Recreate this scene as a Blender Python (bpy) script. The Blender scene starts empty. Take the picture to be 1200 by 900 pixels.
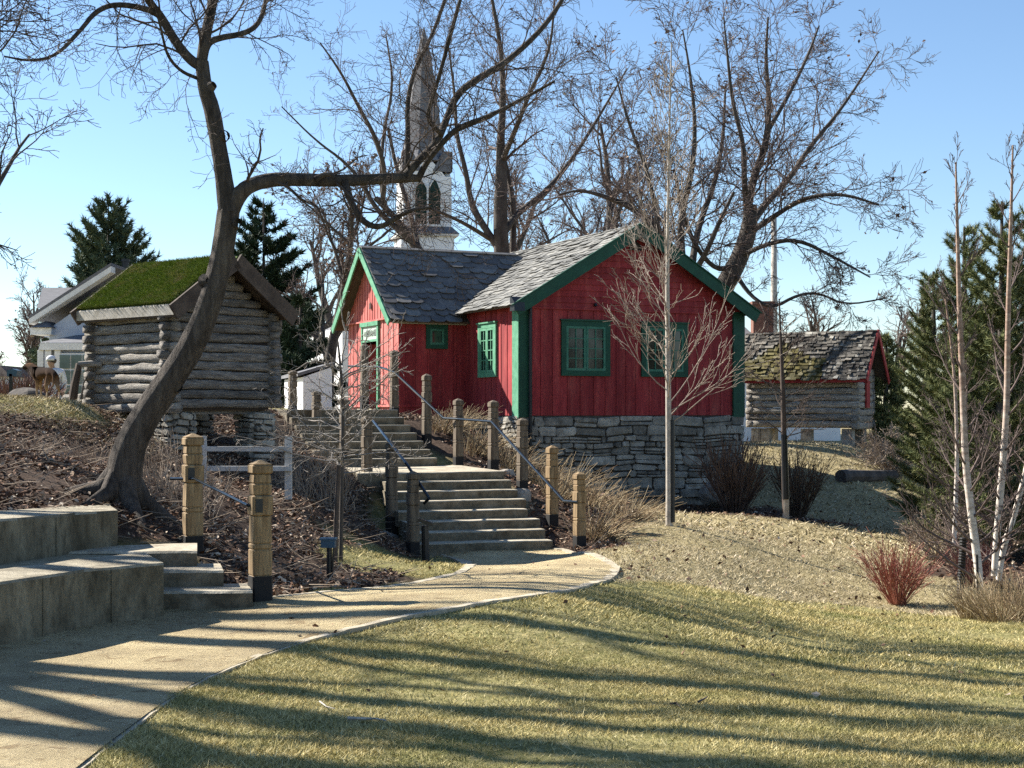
import bpy, math, random
import numpy as np
from mathutils import Vector, Matrix
R = math.radians
F = 1700.0; HY = 480.0; EYE = 1.6
C = bpy.context.scene.collection
random.seed(7); rng = np.random.default_rng(11)

def P(px, py, D):
    return np.array([(px-600)/F*D, D, EYE-(py-HY)/F*D])

# ------------------------------------------------------------------ terrain
ctrl = [(600,900,6.2),(0,900,6.2),(1200,900,6.2),(600,780,9.3),(250,800,8.6),(900,780,9.6),(1200,815,9),
 (0,745,10.3),(192,716,11.6),(300,707,11.9),(380,698,12.3),(560,712,11.0),(640,700,11.8),(600,668,15.6),(600,643,21),(540,643,20.8),
 (1200,760,12.5),(1150,722,16.5),(900,740,12.5),(900,700,17),(720,690,13.2),(735,668,15.6),(690,645,20.8),
 (784,615,22),(760,640,19.5),(800,660,17.8),(800,683,15.6),(900,648,21.2),(900,670,19.5),(1010,677,20.5),(1010,706,18.5),(1130,700,19),(1050,690,19.5),
 (760,588,31.5),(860,590,32.3),(920,608,27),(1000,619,27.5),(940,619,26),(860,604,27.5),(1060,628,27),(1060,612,31),(1100,655,24),(1180,625,28),(1200,680,21),
 (980,520,40),(900,518,40),(860,520,41),(1000,566,34),(1050,578,34),(1100,558,41),(940,545,36),(1200,560,40),
 (647,619,22.1),(612,583,23.4),(578,555,24.6),(537,551,25.8),(500,527,26.8),(462,497,28),
 (484,652,20.3),(459,628,21.6),(430,588,23.2),(392,535,25.4),(362,500,27.2),(343,486,28.5),
 (500,565,25),(560,600,22.4),(480,520,27.2),(430,492,29.2),
 (405,553,23.6),(425,563,22.9),(380,548,24.6),(395,600,21),(400,645,18.5),(385,685,13.6),(330,640,15.5),(330,600,17.5),(420,610,20.5),(338,587,19),(240,590,18.6),
 (150,602,13.6),(240,652,13.3),(0,592,13),(0,500,19),(80,470,21.2),(0,468,21.6),(110,484,22),(300,562,21.5),(200,530,20.8),(160,560,17),(60,540,16),(60,600,13),
 (350,482,29),(300,480,27),(500,492,31),(545,502,30),(600,530,28),(608,545,29.8),(660,590,25.6),(700,602,24),(700,590,30)]
pts = [tuple(P(*c)) for c in ctrl]
pts += [(-12,0,.12),(0,0,.08),(12,0,.1),(-12,-8,.12),(12,-8,.1),(-12,8,.4),(-14,12,1.0),(-14,20,1.8),(14,9,-.1),(14,16,-.6),
        (-9.6,31,1.05),(-14,32,1.1),(-5,31,1.6),(-3.5,31,1.52),(-3.2,36,1.5),(-6,40,1.4),(-16,45,1.2),(0,42,1.0),(5,46,.5),(14,50,.35),(-30,20,1.8),(30,20,-.5),(-30,60,1.2),(0,70,.9),(30,60,.6),(-25,0,.4),(25,0,0)]
pts = np.array(pts)
def _U(r2): return 0.5*r2*np.log(r2+1e-9)
def _tps(p, lam=0.02):
    n=len(p); d2=((p[:,None,:2]-p[None,:,:2])**2).sum(-1)
    K=_U(d2)+lam*np.eye(n); Q=np.c_[np.ones(n),p[:,:2]]
    A=np.zeros((n+3,n+3)); A[:n,:n]=K; A[:n,n:]=Q; A[n:,:n]=Q.T
    return np.linalg.solve(A,np.r_[p[:,2],0,0,0])
_W=_tps(pts)
def ground(x,y):
    x=np.atleast_1d(np.asarray(x,float)); y=np.atleast_1d(np.asarray(y,float)); sh=x.shape
    x=x.ravel(); y=y.ravel(); out=np.empty(x.size)
    for i in range(0,x.size,20000):
        a=x[i:i+20000]; b=y[i:i+20000]
        xc=np.clip(a,-30,30); yc=np.clip(b,-8,70)
        d2=(xc[:,None]-pts[None,:,0])**2+(yc[:,None]-pts[None,:,1])**2
        out[i:i+20000]=_U(d2)@_W[:len(pts)]+_W[-3]+_W[-2]*xc+_W[-1]*yc
    dd=np.maximum(np.maximum(np.abs(x)-30,0),np.maximum(y-60,0)); t=np.clip(dd/60,0,1)
    out=out*(1-t)+0.7*t
    return out.reshape(sh)
def gz(x,y): return float(ground(x,y)[0])
def hit(px,py,d0=4.5,d1=60):
    D=np.linspace(d0,d1,1400); X=(px-600)/F*D; z=EYE-(py-HY)/F*D
    g=ground(X,D); k=np.nonzero(z<=g)[0]; k=k[0] if len(k) else len(D)-1
    return np.array([X[k],D[k],g[k]])

# ------------------------------------------------------------------ mesh helpers
def mesh_np(name, V, Fc, smooth=False):
    """V (n,3); Fc list of int arrays (m,k) of equal k each"""
    me=bpy.data.meshes.new(name)
    V=np.asarray(V,np.float32)
    if not isinstance(Fc,list): Fc=[Fc]
    Fc=[np.asarray(f,np.int32) for f in Fc if len(f)]
    me.vertices.add(len(V)); me.vertices.foreach_set('co',V.ravel())
    nl=sum(f.size for f in Fc); npoly=sum(len(f) for f in Fc)
    me.loops.add(nl); me.polygons.add(npoly)
    me.loops.foreach_set('vertex_index',np.concatenate([f.ravel() for f in Fc]))
    tot=np.concatenate([np.full(len(f),f.shape[1],np.int32) for f in Fc])
    st=np.concatenate([[0],np.cumsum(tot)[:-1]]).astype(np.int32)
    me.polygons.foreach_set('loop_start',st); me.polygons.foreach_set('loop_total',tot)
    me.polygons.foreach_set('use_smooth',np.full(npoly,bool(smooth)))
    me.update(calc_edges=True); me.validate()
    return me
ORG={}
def link(name, me, m=None, parent=None, loc=None):
    o=bpy.data.objects.new(name,me); C.objects.link(o)
    if m: me.materials.append(m)
    if parent is not None:
        o.parent=parent; ORG[o.name]=ORG[parent.name]
    else: ORG[o.name]=np.zeros(3)
    return o
def tag(o,label=None,cat=None,group=None,kind=None):
    if label: o['label']=label
    if cat: o['category']=cat
    if group: o['group']=group
    if kind: o['kind']=kind
    return o
def thing(name,loc,label,cat,group=None):
    o=bpy.data.objects.new(name,None); C.objects.link(o); o.location=tuple(loc); o.empty_display_size=.2
    ORG[o.name]=np.array(loc,float)
    return tag(o,label,cat,group)
def copy_tree(o,parent=None):
    c=o.copy(); C.objects.link(c); c.parent=parent
    for ch in list(o.children): copy_tree(ch,c)
    return c

class MB:
    def __init__(s): s.v=[]; s.f={}; s.n=0
    def add(s,V,faces):
        V=np.asarray(V,float); 
        for f in faces:
            s.f.setdefault(len(f),[]).append([i+s.n for i in f])
        s.v.append(V); s.n+=len(V)
    def addnp(s,V,Fa):
        Fa=np.asarray(Fa); s.f.setdefault(Fa.shape[1],[]).extend((Fa+s.n).tolist()); s.v.append(np.asarray(V,float)); s.n+=len(V)
    def box(s,o,a,b,c):
        """corner o, edge vectors a,b,c (right-handed a x b = c)"""
        o,a,b,c=[np.asarray(q,float) for q in (o,a,b,c)]
        V=[o,o+a,o+a+b,o+b,o+c,o+a+c,o+a+b+c,o+b+c]
        if np.dot(np.cross(a,b),c)<0: Fc=[(0,1,2,3),(4,7,6,5),(0,4,5,1),(1,5,6,2),(2,6,7,3),(3,7,4,0)]
        else: Fc=[(0,3,2,1),(4,5,6,7),(0,1,5,4),(1,2,6,5),(2,3,7,6),(3,0,4,7)]
        s.add(V,Fc)
    def cbox(s,c,sx,sy,sz,rz=0):
        u=np.array([math.cos(rz),math.sin(rz),0]); v=np.array([-math.sin(rz),math.cos(rz),0]); w=np.array([0,0,1.])
        c=np.asarray(c,float); s.box(c-u*sx/2-v*sy/2-w*sz/2,u*sx,v*sy,w*sz)
    def prism(s,poly,ext):
        """polygon 3d pts extruded by vector"""
        poly=np.asarray(poly,float); n=len(poly); ext=np.asarray(ext,float)
        V=np.r_[poly,poly+ext]
        Fc=[tuple(range(n))[::-1],tuple(range(n,2*n))]+[(i,(i+1)%n,(i+1)%n+n,i+n) for i in range(n)]
        s.add(V,Fc)
    def tube(s,pts,rad,sides=6,cap=True,jit=0):
        V,Fq,Fe=tube_np(np.asarray(pts,float),np.asarray(rad,float),sides,jit)
        s.addnp(V,Fq)
        if cap:
            k=len(V); s.f.setdefault(sides,[]).append([s.n-k+i for i in range(sides)][::-1]); s.f[sides].append([s.n-sides+i for i in range(sides)])
    def lathe(s,c,prof,sides=12,rz=0,sq=None):
        V=[];n=sides
        for r,z in prof:
            for i in range(n):
                a=2*math.pi*(i+.5)/n+rz; V.append((c[0]+r*math.cos(a),c[1]+r*math.sin(a),c[2]+z))
        Fc=[(j*n+i,j*n+(i+1)%n,(j+1)*n+(i+1)%n,(j+1)*n+i) for j in range(len(prof)-1) for i in range(n)]
        Fc+=[tuple(range(n))[::-1],tuple(range((len(prof)-1)*n,len(prof)*n))]
        s.add(V,Fc)
    def build(s,name,m,parent=None,smooth=False,world=False):
        V=np.concatenate(s.v) if s.v else np.zeros((0,3))
        if parent is not None: V=V-ORG[parent.name]
        big=[];
        me=None
        fs=[np.array(v) for v in s.f.values()]
        me=mesh_np(name,V,fs,smooth)
        return link(name,me,m,parent)

def tube_np(p,r,sides=5,jit=0):
    n=len(p)
    d=np.gradient(p,axis=0); d/= (np.linalg.norm(d,axis=1,keepdims=True)+1e-9)
    ref=np.array([0.,0,1]) if abs(d[:,2]).mean()<.8 else np.array([1.,0,0])
    u=np.cross(d,ref); u/=np.linalg.norm(u,axis=1,keepdims=True)+1e-9
    v=np.cross(d,u)
    a=np.arange(sides)*2*np.pi/sides
    rr=np.repeat(r[:,None],sides,1)
    if jit: rr=rr*(1+jit*rng.standard_normal(rr.shape))
    V=p[:,None,:]+rr[:,:,None]*(np.cos(a)[None,:,None]*u[:,None,:]-np.sin(a)[None,:,None]*v[:,None,:])
    i=np.arange(n-1)[:,None]*sides; j=np.arange(sides)[None,:]; k=(j+1)%sides
    Fq=np.stack([i+j,i+k,i+sides+k,i+sides+j],-1).reshape(-1,4)
    return V.reshape(-1,3),Fq,None
def tubes_mesh(lst, sidesf, ridge=0):
    Vs=[];Fs=[];n=0
    if ridge:
        for (p,r,l) in lst:
            s=sidesf(l); V,Fq,_=tube_np(p,r,s)
            if s>=14:
                k=len(p); pat=rng.normal(size=(k,s)); 
                for i in range(1,k): pat[i]=pat[i-1]*.88+pat[i]*.47
                c=p[:,None,:]; V=(c+(V.reshape(k,s,3)-c)*(1+ridge*pat)[...,None]).reshape(-1,3)
            Vs.append(V); Fs.append(Fq+n); n+=len(V)
        return np.concatenate(Vs),np.concatenate(Fs)
    for (p,r,l) in lst:
        V,Fq,_=tube_np(p,r,sidesf(l)); Vs.append(V); Fs.append(Fq+n); n+=len(V)
    return np.concatenate(Vs),np.concatenate(Fs)

# ------------------------------------------------------------------ materials
def nodes(name):
    m=bpy.data.materials.new(name); m.use_nodes=True; nt=m.node_tree; b=nt.nodes['Principled BSDF']; return m,nt,b
def ramp(nt,fac,stops):
    r=nt.nodes.new('ShaderNodeValToRGB'); e=r.color_ramp.elements
    while len(e)<len(stops): e.new(.5)
    for i,(t,c) in enumerate(stops): e[i].position=t; e[i].color=(*c,1)
    nt.links.new(fac,r.inputs[0]); return r.outputs[0]
def noise(nt,scale,detail=5,rough=.6,stretch=None,coord='Object',dist=0):
    tc=nt.nodes.new('ShaderNodeTexCoord'); n=nt.nodes.new('ShaderNodeTexNoise')
    n.inputs['Scale'].default_value=scale; n.inputs['Detail'].default_value=detail; n.inputs['Roughness'].default_value=rough
    n.inputs['Distortion'].default_value=dist
    if stretch:
        mp=nt.nodes.new('ShaderNodeMapping'); 
        if len(stretch)==2: mp.inputs['Rotation'].default_value[2]=stretch[1]; stretch=stretch[0]
        mp.inputs['Scale'].default_value=stretch
        nt.links.new(tc.outputs[coord],mp.inputs[0]); nt.links.new(mp.outputs[0],n.inputs['Vector'])
    else: nt.links.new(tc.outputs[coord],n.inputs['Vector'])
    return n.outputs['Fac']
def mixc(nt,fac,a,b,mode='MIX'):
    x=nt.nodes.new('ShaderNodeMix'); x.data_type='RGBA'; x.blend_type=mode
    if isinstance(fac,float): x.inputs[0].default_value=fac
    else: nt.links.new(fac,x.inputs[0])
    for s,k in ((a,6),(b,7)):
        if isinstance(s,tuple): x.inputs[k].default_value=(*s,1)
        else: nt.links.new(s,x.inputs[k])
    return x.outputs[2]
def island(nt):
    g=nt.nodes.new('ShaderNodeNewGeometry'); return g.outputs['Random Per Island']
def bump(nt,b,h,strength=.3,dist=.02):
    bp=nt.nodes.new('ShaderNodeBump'); bp.inputs['Strength'].default_value=strength; bp.inputs['Distance'].default_value=dist
    nt.links.new(h,bp.inputs['Height']); nt.links.new(bp.outputs[0],b.inputs['Normal'])
def M(name,cs,scale=6,rough=.85,bmp=.3,dist=.01,stretch=None,detail=6,isl=0.,metal=0.,spec=.3,fine=None,var=.35,vs=None):
    m,nt,b=nodes(name)
    n=noise(nt,scale,detail,.65,stretch)
    k=len(cs)
    col=ramp(nt,n,[(.3+.4*i/max(1,k-1),c) for i,c in enumerate(cs)]) if k>1 else None
    if col and var:
        n4=noise(nt,(vs or scale*7),8,.8,stretch); col=mixc(nt,1.0,col,ramp(nt,n4,[(.28,(1-var,)*3),(.5,(1,)*3),(.72,(1+var*.7,)*3)]),'MULTIPLY')
    if isl:
        r=ramp(nt,island(nt),[(0,(1-isl,)*3),(1,(1+isl,)*3)])
        col=mixc(nt,1.0,col,r,'MULTIPLY')
    if col: nt.links.new(col,b.inputs['Base Color'])
    else: b.inputs['Base Color'].default_value=(*cs[0],1)
    b.inputs['Roughness'].default_value=rough; b.inputs['Metallic'].default_value=metal; b.inputs['Specular IOR Level'].default_value=spec
    if bmp:
        h=noise(nt,fine or scale*3,6,.7,stretch); bump(nt,b,h,bmp,dist)
    return m
def MI(name,stops,rough=.9,scale=2.):
    """colour picked at random for each island"""
    m,nt,b=nodes(name); col=ramp(nt,island(nt),stops)
    n=noise(nt,scale,3); v=ramp(nt,n,[(.3,(.75,.75,.75)),(.7,(1.2,1.2,1.2))]); col=mixc(nt,1.0,col,v,'MULTIPLY')
    nt.links.new(col,b.inputs['Base Color']); b.inputs['Roughness'].default_value=rough; b.inputs['Specular IOR Level'].default_value=.2
    return m
m_bark=M('dark_bark',[(.03,.024,.02),(.08,.066,.055),(.13,.11,.09)],9,.95,1.,.06,stretch=(1,1,.2),fine=26,var=.75,vs=24)
m_bark2=M('grey_bark',[(.04,.034,.03),(.115,.098,.085)],5,.95,.5,.02,stretch=(1,1,.4))
m_twig=M('twig_bark',[(.05,.036,.03),(.10,.075,.06)],3,.9,0)
m_twigr=M('reddish_twig_bark',[(.085,.06,.052),(.16,.12,.105)],3,.9,0)
m_pale=M('pale_bark',[(.26,.22,.18),(.50,.45,.38)],8,.8,.2)
m_pbr=M('pale_branch',[(.18,.14,.11),(.40,.33,.26)],4,.8,0)
m_birch,nt,b=nodes('birch_bark')
tc=nt.nodes.new('ShaderNodeTexCoord'); sx3=nt.nodes.new('ShaderNodeSeparateXYZ'); nt.links.new(tc.outputs['Object'],sx3.inputs[0])
mr=nt.nodes.new('ShaderNodeMapRange'); mr.inputs[1].default_value=.6; mr.inputs[2].default_value=2.6; nt.links.new(sx3.outputs['Z'],mr.inputs[0])
n=noise(nt,7,6,.7,(1,1,2.5)); lowc=ramp(nt,n,[(.34,(.10,.06,.045)),(.44,(.52,.45,.38)),(.7,(.74,.69,.62))]); hic=ramp(nt,n,[(.3,(.13,.075,.055)),(.5,(.27,.17,.12)),(.75,(.48,.38,.30))])
nt.links.new(mixc(nt,mr.outputs[0],lowc,hic),b.inputs['Base Color']); b.inputs['Roughness'].default_value=.7
m_redst=M('red_stem',[(.22,.06,.045),(.36,.15,.10)],3,.7,0)
m_red_lit=M('sunlit_faded_red_paint',[(.34,.07,.06),(.46,.115,.10),(.58,.22,.19)],2.2,.8,.3,.004,stretch=(3,3,.5),isl=.12)  # sunlight on the entrance wall put into the colour, with some fading
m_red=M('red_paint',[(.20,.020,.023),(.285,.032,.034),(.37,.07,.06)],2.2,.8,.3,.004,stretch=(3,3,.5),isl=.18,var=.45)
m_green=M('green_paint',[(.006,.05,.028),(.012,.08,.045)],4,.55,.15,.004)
m_green_lit=M('sunlit_green_paint',[(.04,.19,.10),(.13,.34,.21)],6,.7,.2,.004)  # lit copy of the green paint, sunlight put into the colour
m_slate=MI('slate',[(0,(.095,.09,.088)),(.5,(.135,.13,.125)),(.9,(.17,.163,.152)),(1,(.22,.21,.19))],.6,6)
m_slate2=MI('pale_slate',[(0,(.12,.118,.11)),(.5,(.18,.176,.163)),(1,(.26,.25,.225))],.75,6)
m_stone=M('limestone',[(.15,.135,.11),(.27,.25,.21),(.41,.38,.32)],5,.9,.6,.03,isl=.4)
m_mort=M('mortar',[(.05,.045,.04),(.09,.08,.07)],12,.95,.5)
m_log=M('weathered_log',[(.09,.08,.072),(.21,.19,.17),(.36,.33,.295)],3.2,.9,1.,.04,stretch=(1,1,9),isl=.25,var=.7,vs=9)
m_logp=M('silver_log',[(.16,.14,.12),(.32,.29,.25),(.50,.46,.40)],3.2,.9,1.,.04,stretch=(1,1,9),isl=.2,var=.65,vs=9)
m_plank=M('brown_plank',[(.05,.036,.028),(.12,.09,.07)],4,.85,.4,.01)
m_plankg=M('grey_plank',[(.28,.25,.20),(.52,.48,.42)],6,.85,.4,.01)
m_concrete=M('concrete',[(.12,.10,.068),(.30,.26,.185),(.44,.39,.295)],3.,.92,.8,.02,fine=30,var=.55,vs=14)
m_riser=M('shaded_stained_riser',[(.075,.06,.04),(.15,.125,.085),(.24,.205,.15)],4,.95,.6,.012,fine=30,var=.5,vs=14)  # darker copy of the step stone: riser shade put in with the grime
m_cfront=M('shaded_stained_concrete',[(.07,.058,.036),(.16,.135,.09),(.26,.225,.155)],3.2,.95,.9,.02,stretch=(1,1,.45),fine=30,var=.65,vs=16)  # upright concrete faces darkened: their shade is in this colour, beside stains
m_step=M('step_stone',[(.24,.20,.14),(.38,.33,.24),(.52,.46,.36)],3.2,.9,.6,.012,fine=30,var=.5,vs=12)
m_wood=M('post_wood',[(.13,.08,.04),(.24,.16,.08),(.32,.235,.13)],5,.8,.5,.008,stretch=(4,4,.4),detail=8,var=.6,vs=12)
m_woodw=M('weathered_post_wood',[(.055,.042,.03),(.13,.10,.07),(.21,.17,.12)],5,.85,.35,.006,stretch=(4,4,.4))
m_black=M('black_metal',[(.008,.009,.011),(.02,.022,.025)],6,.4,0,metal=.3,spec=.5)
m_rail=M('dark_rail',[(.02,.025,.03),(.04,.05,.055)],6,.25,0,metal=.8,spec=.6)
m_base=M('black_post_sleeve',[(.008,.008,.009),(.02,.018,.017)],8,.7,.1)
m_white=M('white_paint',[(.62,.62,.60),(.80,.80,.78)],2,.7,.1)
m_whitec=None
m_grayp=M('grey_white_paint',[(.38,.37,.36),(.5,.5,.49)],4,.7,.1)
m_glass=M('dark_glass',[(.008,.010,.012),(.02,.025,.03)],1.5,.1,0,spec=.5)
m_dark=M('dark_interior',[(.03,.022,.02),(.05,.04,.035)],3,.9,0)
m_pine=MI('pine_needles',[(0,(.055,.075,.028)),(.5,(.13,.155,.06)),(1,(.32,.31,.14))],.8,3)
m_spruce=MI('spruce_needles',[(0,(.012,.028,.016)),(1,(.04,.065,.03))],.8,3)
m_pinef=MI('far_pine_needles',[(0,(.04,.07,.045)),(.6,(.085,.12,.065)),(1,(.17,.18,.08))],.8,1)
m_dry=MI('dry_grass_blades',[(0,(.16,.10,.055)),(.5,(.34,.25,.14)),(1,(.50,.41,.27))],.9)
m_leaf=MI('dead_leaves',[(0,(.05,.028,.018)),(.4,(.14,.075,.045)),(.7,(.25,.15,.10)),(.93,(.42,.32,.23)),(1,(.6,.52,.42))],.9,1)
m_sod,nt,b=nodes('sod_grass')
_g=ramp(nt,island(nt),[(0,(.085,.125,.016)),(.5,(.16,.21,.03)),(1,(.26,.29,.06))]); _s=ramp(nt,island(nt),[(0,(.16,.15,.05)),(.5,(.28,.24,.10)),(1,(.46,.40,.22))])
_f=ramp(nt,noise(nt,3.2,6,.7),[(.50,(0,0,0)),(.66,(.85,.85,.85))]); nt.links.new(mixc(nt,_f,_g,_s),b.inputs['Base Color']); b.inputs['Roughness'].default_value=.9; b.inputs['Specular IOR Level'].default_value=.2
m_lawn,nt,b=nodes('lawn_blades')
_g=ramp(nt,island(nt),[(0,(.075,.095,.022)),(.4,(.16,.17,.045)),(.8,(.30,.27,.10)),(1,(.5,.43,.22))]); _s=ramp(nt,island(nt),[(0,(.22,.175,.06)),(.4,(.42,.33,.125)),(.8,(.58,.47,.21)),(1,(.74,.64,.36))])
_f=ramp(nt,noise(nt,1.3,6,.7),[(.32,(0,0,0)),(.54,(1,1,1))]); nt.links.new(mixc(nt,_f,_g,_s),b.inputs['Base Color']); b.inputs['Roughness'].default_value=.85; b.inputs['Specular IOR Level'].default_value=.2
m_dryl=MI('dry_lawn_blades',[(0,(.24,.19,.10)),(.5,(.42,.34,.20)),(1,(.62,.53,.36))],.9,.9)
m_roofg=M('grey_shingles',[(.10,.10,.11),(.2,.2,.21)],3,.9,.3,stretch=(1,1,8))
m_shake=MI('mossy_shakes',[(0,(.05,.045,.04)),(.5,(.12,.11,.095)),(.9,(.22,.20,.17)),(1,(.4,.38,.33))],.9,3)
m_moss=MI('moss_shakes',[(0,(.06,.052,.022)),(.6,(.125,.105,.035)),(1,(.2,.18,.11))],.95,3)
m_brick=M('brick',[(.13,.06,.045),(.24,.12,.085)],14,.9,.3)
m_boulder=M('boulder',[(.14,.12,.10),(.28,.25,.21),(.4,.37,.32)],4,.9,.5,.03)
def white_clap(name,ca,cb,per=9.):
    m,nt,b=nodes(name)
    n=noise(nt,1.5,4); col=ramp(nt,n,[(.3,ca),(.7,cb)]); nt.links.new(col,b.inputs['Base Color']); b.inputs['Roughness'].default_value=.7
    tc=nt.nodes.new('ShaderNodeTexCoord'); w=nt.nodes.new('ShaderNodeTexWave'); w.wave_profile='SAW'; w.bands_direction='Z'; w.inputs['Scale'].default_value=per/6.283*2
    nt.links.new(tc.outputs['Object'],w.inputs['Vector']); bump(nt,b,w.outputs['Fac'],.6,.03); return m
m_clap=white_clap('white_clapboard',(.78,.78,.78),(.88,.88,.87),4)
m_clapb=white_clap('pale_blue_clapboard',(.42,.47,.56),(.50,.55,.64),4)
SUN=5.0; SKY=.068; EXPO=1.42
# ------------------------------------------------------------------ ground
def inpoly(x,y,poly):
    poly=np.asarray(poly); x=np.asarray(x); y=np.asarray(y); c=np.zeros(x.shape,bool); n=len(poly); j=n-1
    for i in range(n):
        xi,yi=poly[i]; xj,yj=poly[j]
        k=((yi>y)!=(yj>y))&(x<(xj-xi)*(y-yi)/(yj-yi+1e-12)+xi); c^=k; j=i
    return c
def wxy(lst): return np.array([hit(*q)[:2] if len(q)==2 else P(*q)[:2] for q in lst])
bedA=np.r_[np.array([[-30,14.],[-12,13.4]]),wxy([(0,600,12.6),(138,602,12.7),(232,652,13),(262,670,12.6),(300,706),(380,697),(470,684),(450,670),(420,668),(400,662)]),
   np.array([[-2.2,19.0],[-1.5,20.2],[-1.5,20.8],[-2.3,23.2],[-3.2,25.5],[-4,28],[-5.2,28.4],[-5.6,24.5],[-6.3,22.5],[-5.9,20.6],[-7.4,19.6],[-30,20]])]
bedB=np.array([[.55,20.4],[1.35,20.0],[1.9,21.5],[2.1,23.5],[2.2,26.5],[3.0,29.4],[.5,30.2],[-1.2,32.4],[-2.6,31.8],[-2.9,30.5],[-2.1,28],[-1.1,25.6],[-.2,24.6]])
bedC=np.array([[6.2,17.3],[6.6,19.4],[6.0,21.],[6.6,22.8],[7.4,24.5],[8.3,27],[9.5,31],[11,36],[30,38],[30,15],[8,15.2],[5.6,16.0]])
bedD=np.array([[3.6,27.6],[5.5,26.8],[6.8,27.6],[6.9,30],[5.4,32.2],[3.2,31.5]])
beds=[bedA,bedB,bedC,bedD]
PR=[(60,935,5.75),(110,890),(200,820),(255,790),(330,760),(430,735),(560,712),(640,699),(695,688),(726,674),(722,663),(700,652),(672,646.5),(652,644)]
PL=[(-420,935,5.9),(-420,860,7.2),(-300,800,8.8),(-150,765,9.6),(0,742),(100,728),(192,717),(300,706.5),(400,695.5),(510,680),(548,671),(549,664),(528,654),(497,647)]
def resample(p,n):
    p=np.asarray(p); d=np.r_[0,np.cumsum(np.linalg.norm(np.diff(p,axis=0),axis=1))]
    # catmull smoothing
    t=np.linspace(0,d[-1],n); return np.c_[np.interp(t,d,p[:,0]),np.interp(t,d,p[:,1])]
def smooth(p,k=2):
    p=np.asarray(p)
    for _ in range(k):
        q=[p[0]]
        for a,b in zip(p[:-1],p[1:]): q+= [a*.75+b*.25,a*.25+b*.75]
        q.append(p[-1]); p=np.array(q)
    return p
eR=smooth(wxy(PR)); eL=smooth(wxy(PL))
eR=resample(eR,150); eL=resample(eL,150)
pathpoly=np.r_[eR,eL[::-1]]
def micro(x,y):
    x=np.asarray(x);y=np.asarray(y)
    return .012*np.sin(x*3.1+y*1.7)*np.sin(y*2.3-x*.9)+.008*np.sin(x*7.3-y*5.1)*np.sin(y*6.1+x*2.2)
def axis(a0,a1,step,far,n):
    c=np.arange(a0,a1+step/2,step); g=np.geomspace(step*2,far,n); return np.r_[(a0-g)[::-1],c,a1+g]
xs=axis(-9,10,.1,1500,46); ys=np.r_[-np.geomspace(.5,400,16)[::-1],np.arange(0,5,.5),np.arange(5,34,.1),np.arange(34,60,.5),60+np.geomspace(1,2500,30)]
GX,GY=np.meshgrid(xs,ys); GZ=ground(GX,GY)
fine=(GY>4)&(GY<40)&(np.abs(GX)<14)
inp=inpoly(GX,GY,pathpoly)
bedm=np.zeros(GX.shape)
for b in beds: bedm=np.maximum(bedm,inpoly(GX+.25*np.sin(GY*2.1),GY+.2*np.sin(GX*2.7),b))
GZ=GZ+np.where(fine&~inp,micro(GX,GY),0)
GZ=GZ+np.where(fine&(bedm>0)&(GY>13.6)&~inp,.035*rng.random(GX.shape),0)
ny,nx=GX.shape
V=np.c_[GX.ravel(),GY.ravel(),GZ.ravel()]
I=(np.arange(ny-1)[:,None]*nx+np.arange(nx-1)[None,:]).ravel()
me=mesh_np('ground',V,np.c_[I,I+1,I+nx+1,I+nx],True)
# zones: R bed, G dry slope
lawnline=np.r_[np.array([[-3,40.]]),wxy([(726,684),(800,690,15.3),(900,702,16.6),(1010,710,18),(1120,722,16.5)]),np.array([[8,15],[30,14],[60,60],[-3,60]])]
dry=inpoly(GX,GY+.1*np.sin(GX*3),lawnline)|(GY>34)
def blur(a,k=1):
    for _ in range(k): a=(a+np.roll(a,1,0)+np.roll(a,-1,0)+np.roll(a,1,1)+np.roll(a,-1,1))/5
    return a
col=np.zeros((ny*nx,4),np.float32); col[:,0]=blur(bedm.astype(float),2).ravel(); col[:,1]=blur(dry.astype(float),3).ravel(); col[:,3]=1
ca=me.color_attributes.new('zone','FLOAT_COLOR','POINT'); ca.data.foreach_set('color',col.ravel())
m,nt,b=nodes('ground_soil')
at=nt.nodes.new('ShaderNodeAttribute'); at.attribute_name='zone'; sep=nt.nodes.new('ShaderNodeSeparateColor'); nt.links.new(at.outputs['Color'],sep.inputs[0])
n1=noise(nt,.9,5); n2=noise(nt,14,8,.75); n3=noise(nt,40,4,.7)
lawn=mixc(nt,n1,ramp(nt,n2,[(.32,(.075,.085,.022)),(.55,(.19,.18,.065)),(.72,(.34,.29,.14))]),ramp(nt,n2,[(.3,(.10,.10,.03)),(.5,(.26,.22,.10)),(.7,(.42,.35,.19))]))
dryc=mixc(nt,n1,ramp(nt,n2,[(.3,(.16,.14,.06)),(.52,(.30,.245,.125)),(.7,(.44,.37,.22))]),ramp(nt,n2,[(.3,(.18,.145,.075)),(.6,(.33,.27,.15)),(.75,(.46,.38,.25))]))
bedc=ramp(nt,n2,[(.3,(.022,.014,.010)),(.5,(.055,.036,.026)),(.72,(.13,.09,.065))])
c=mixc(nt,sep.outputs['Green'],lawn,dryc); c=mixc(nt,sep.outputs['Red'],c,bedc); nt.links.new(c,b.inputs['Base Color'])
b.inputs['Roughness'].default_value=.95; b.inputs['Specular IOR Level'].default_value=.1; bump(nt,b,n3,.6,.02)
go=link('ground',me,m); tag(go,'sloping winter lawn and leafy banks around the red house','ground',kind='structure')

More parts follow.
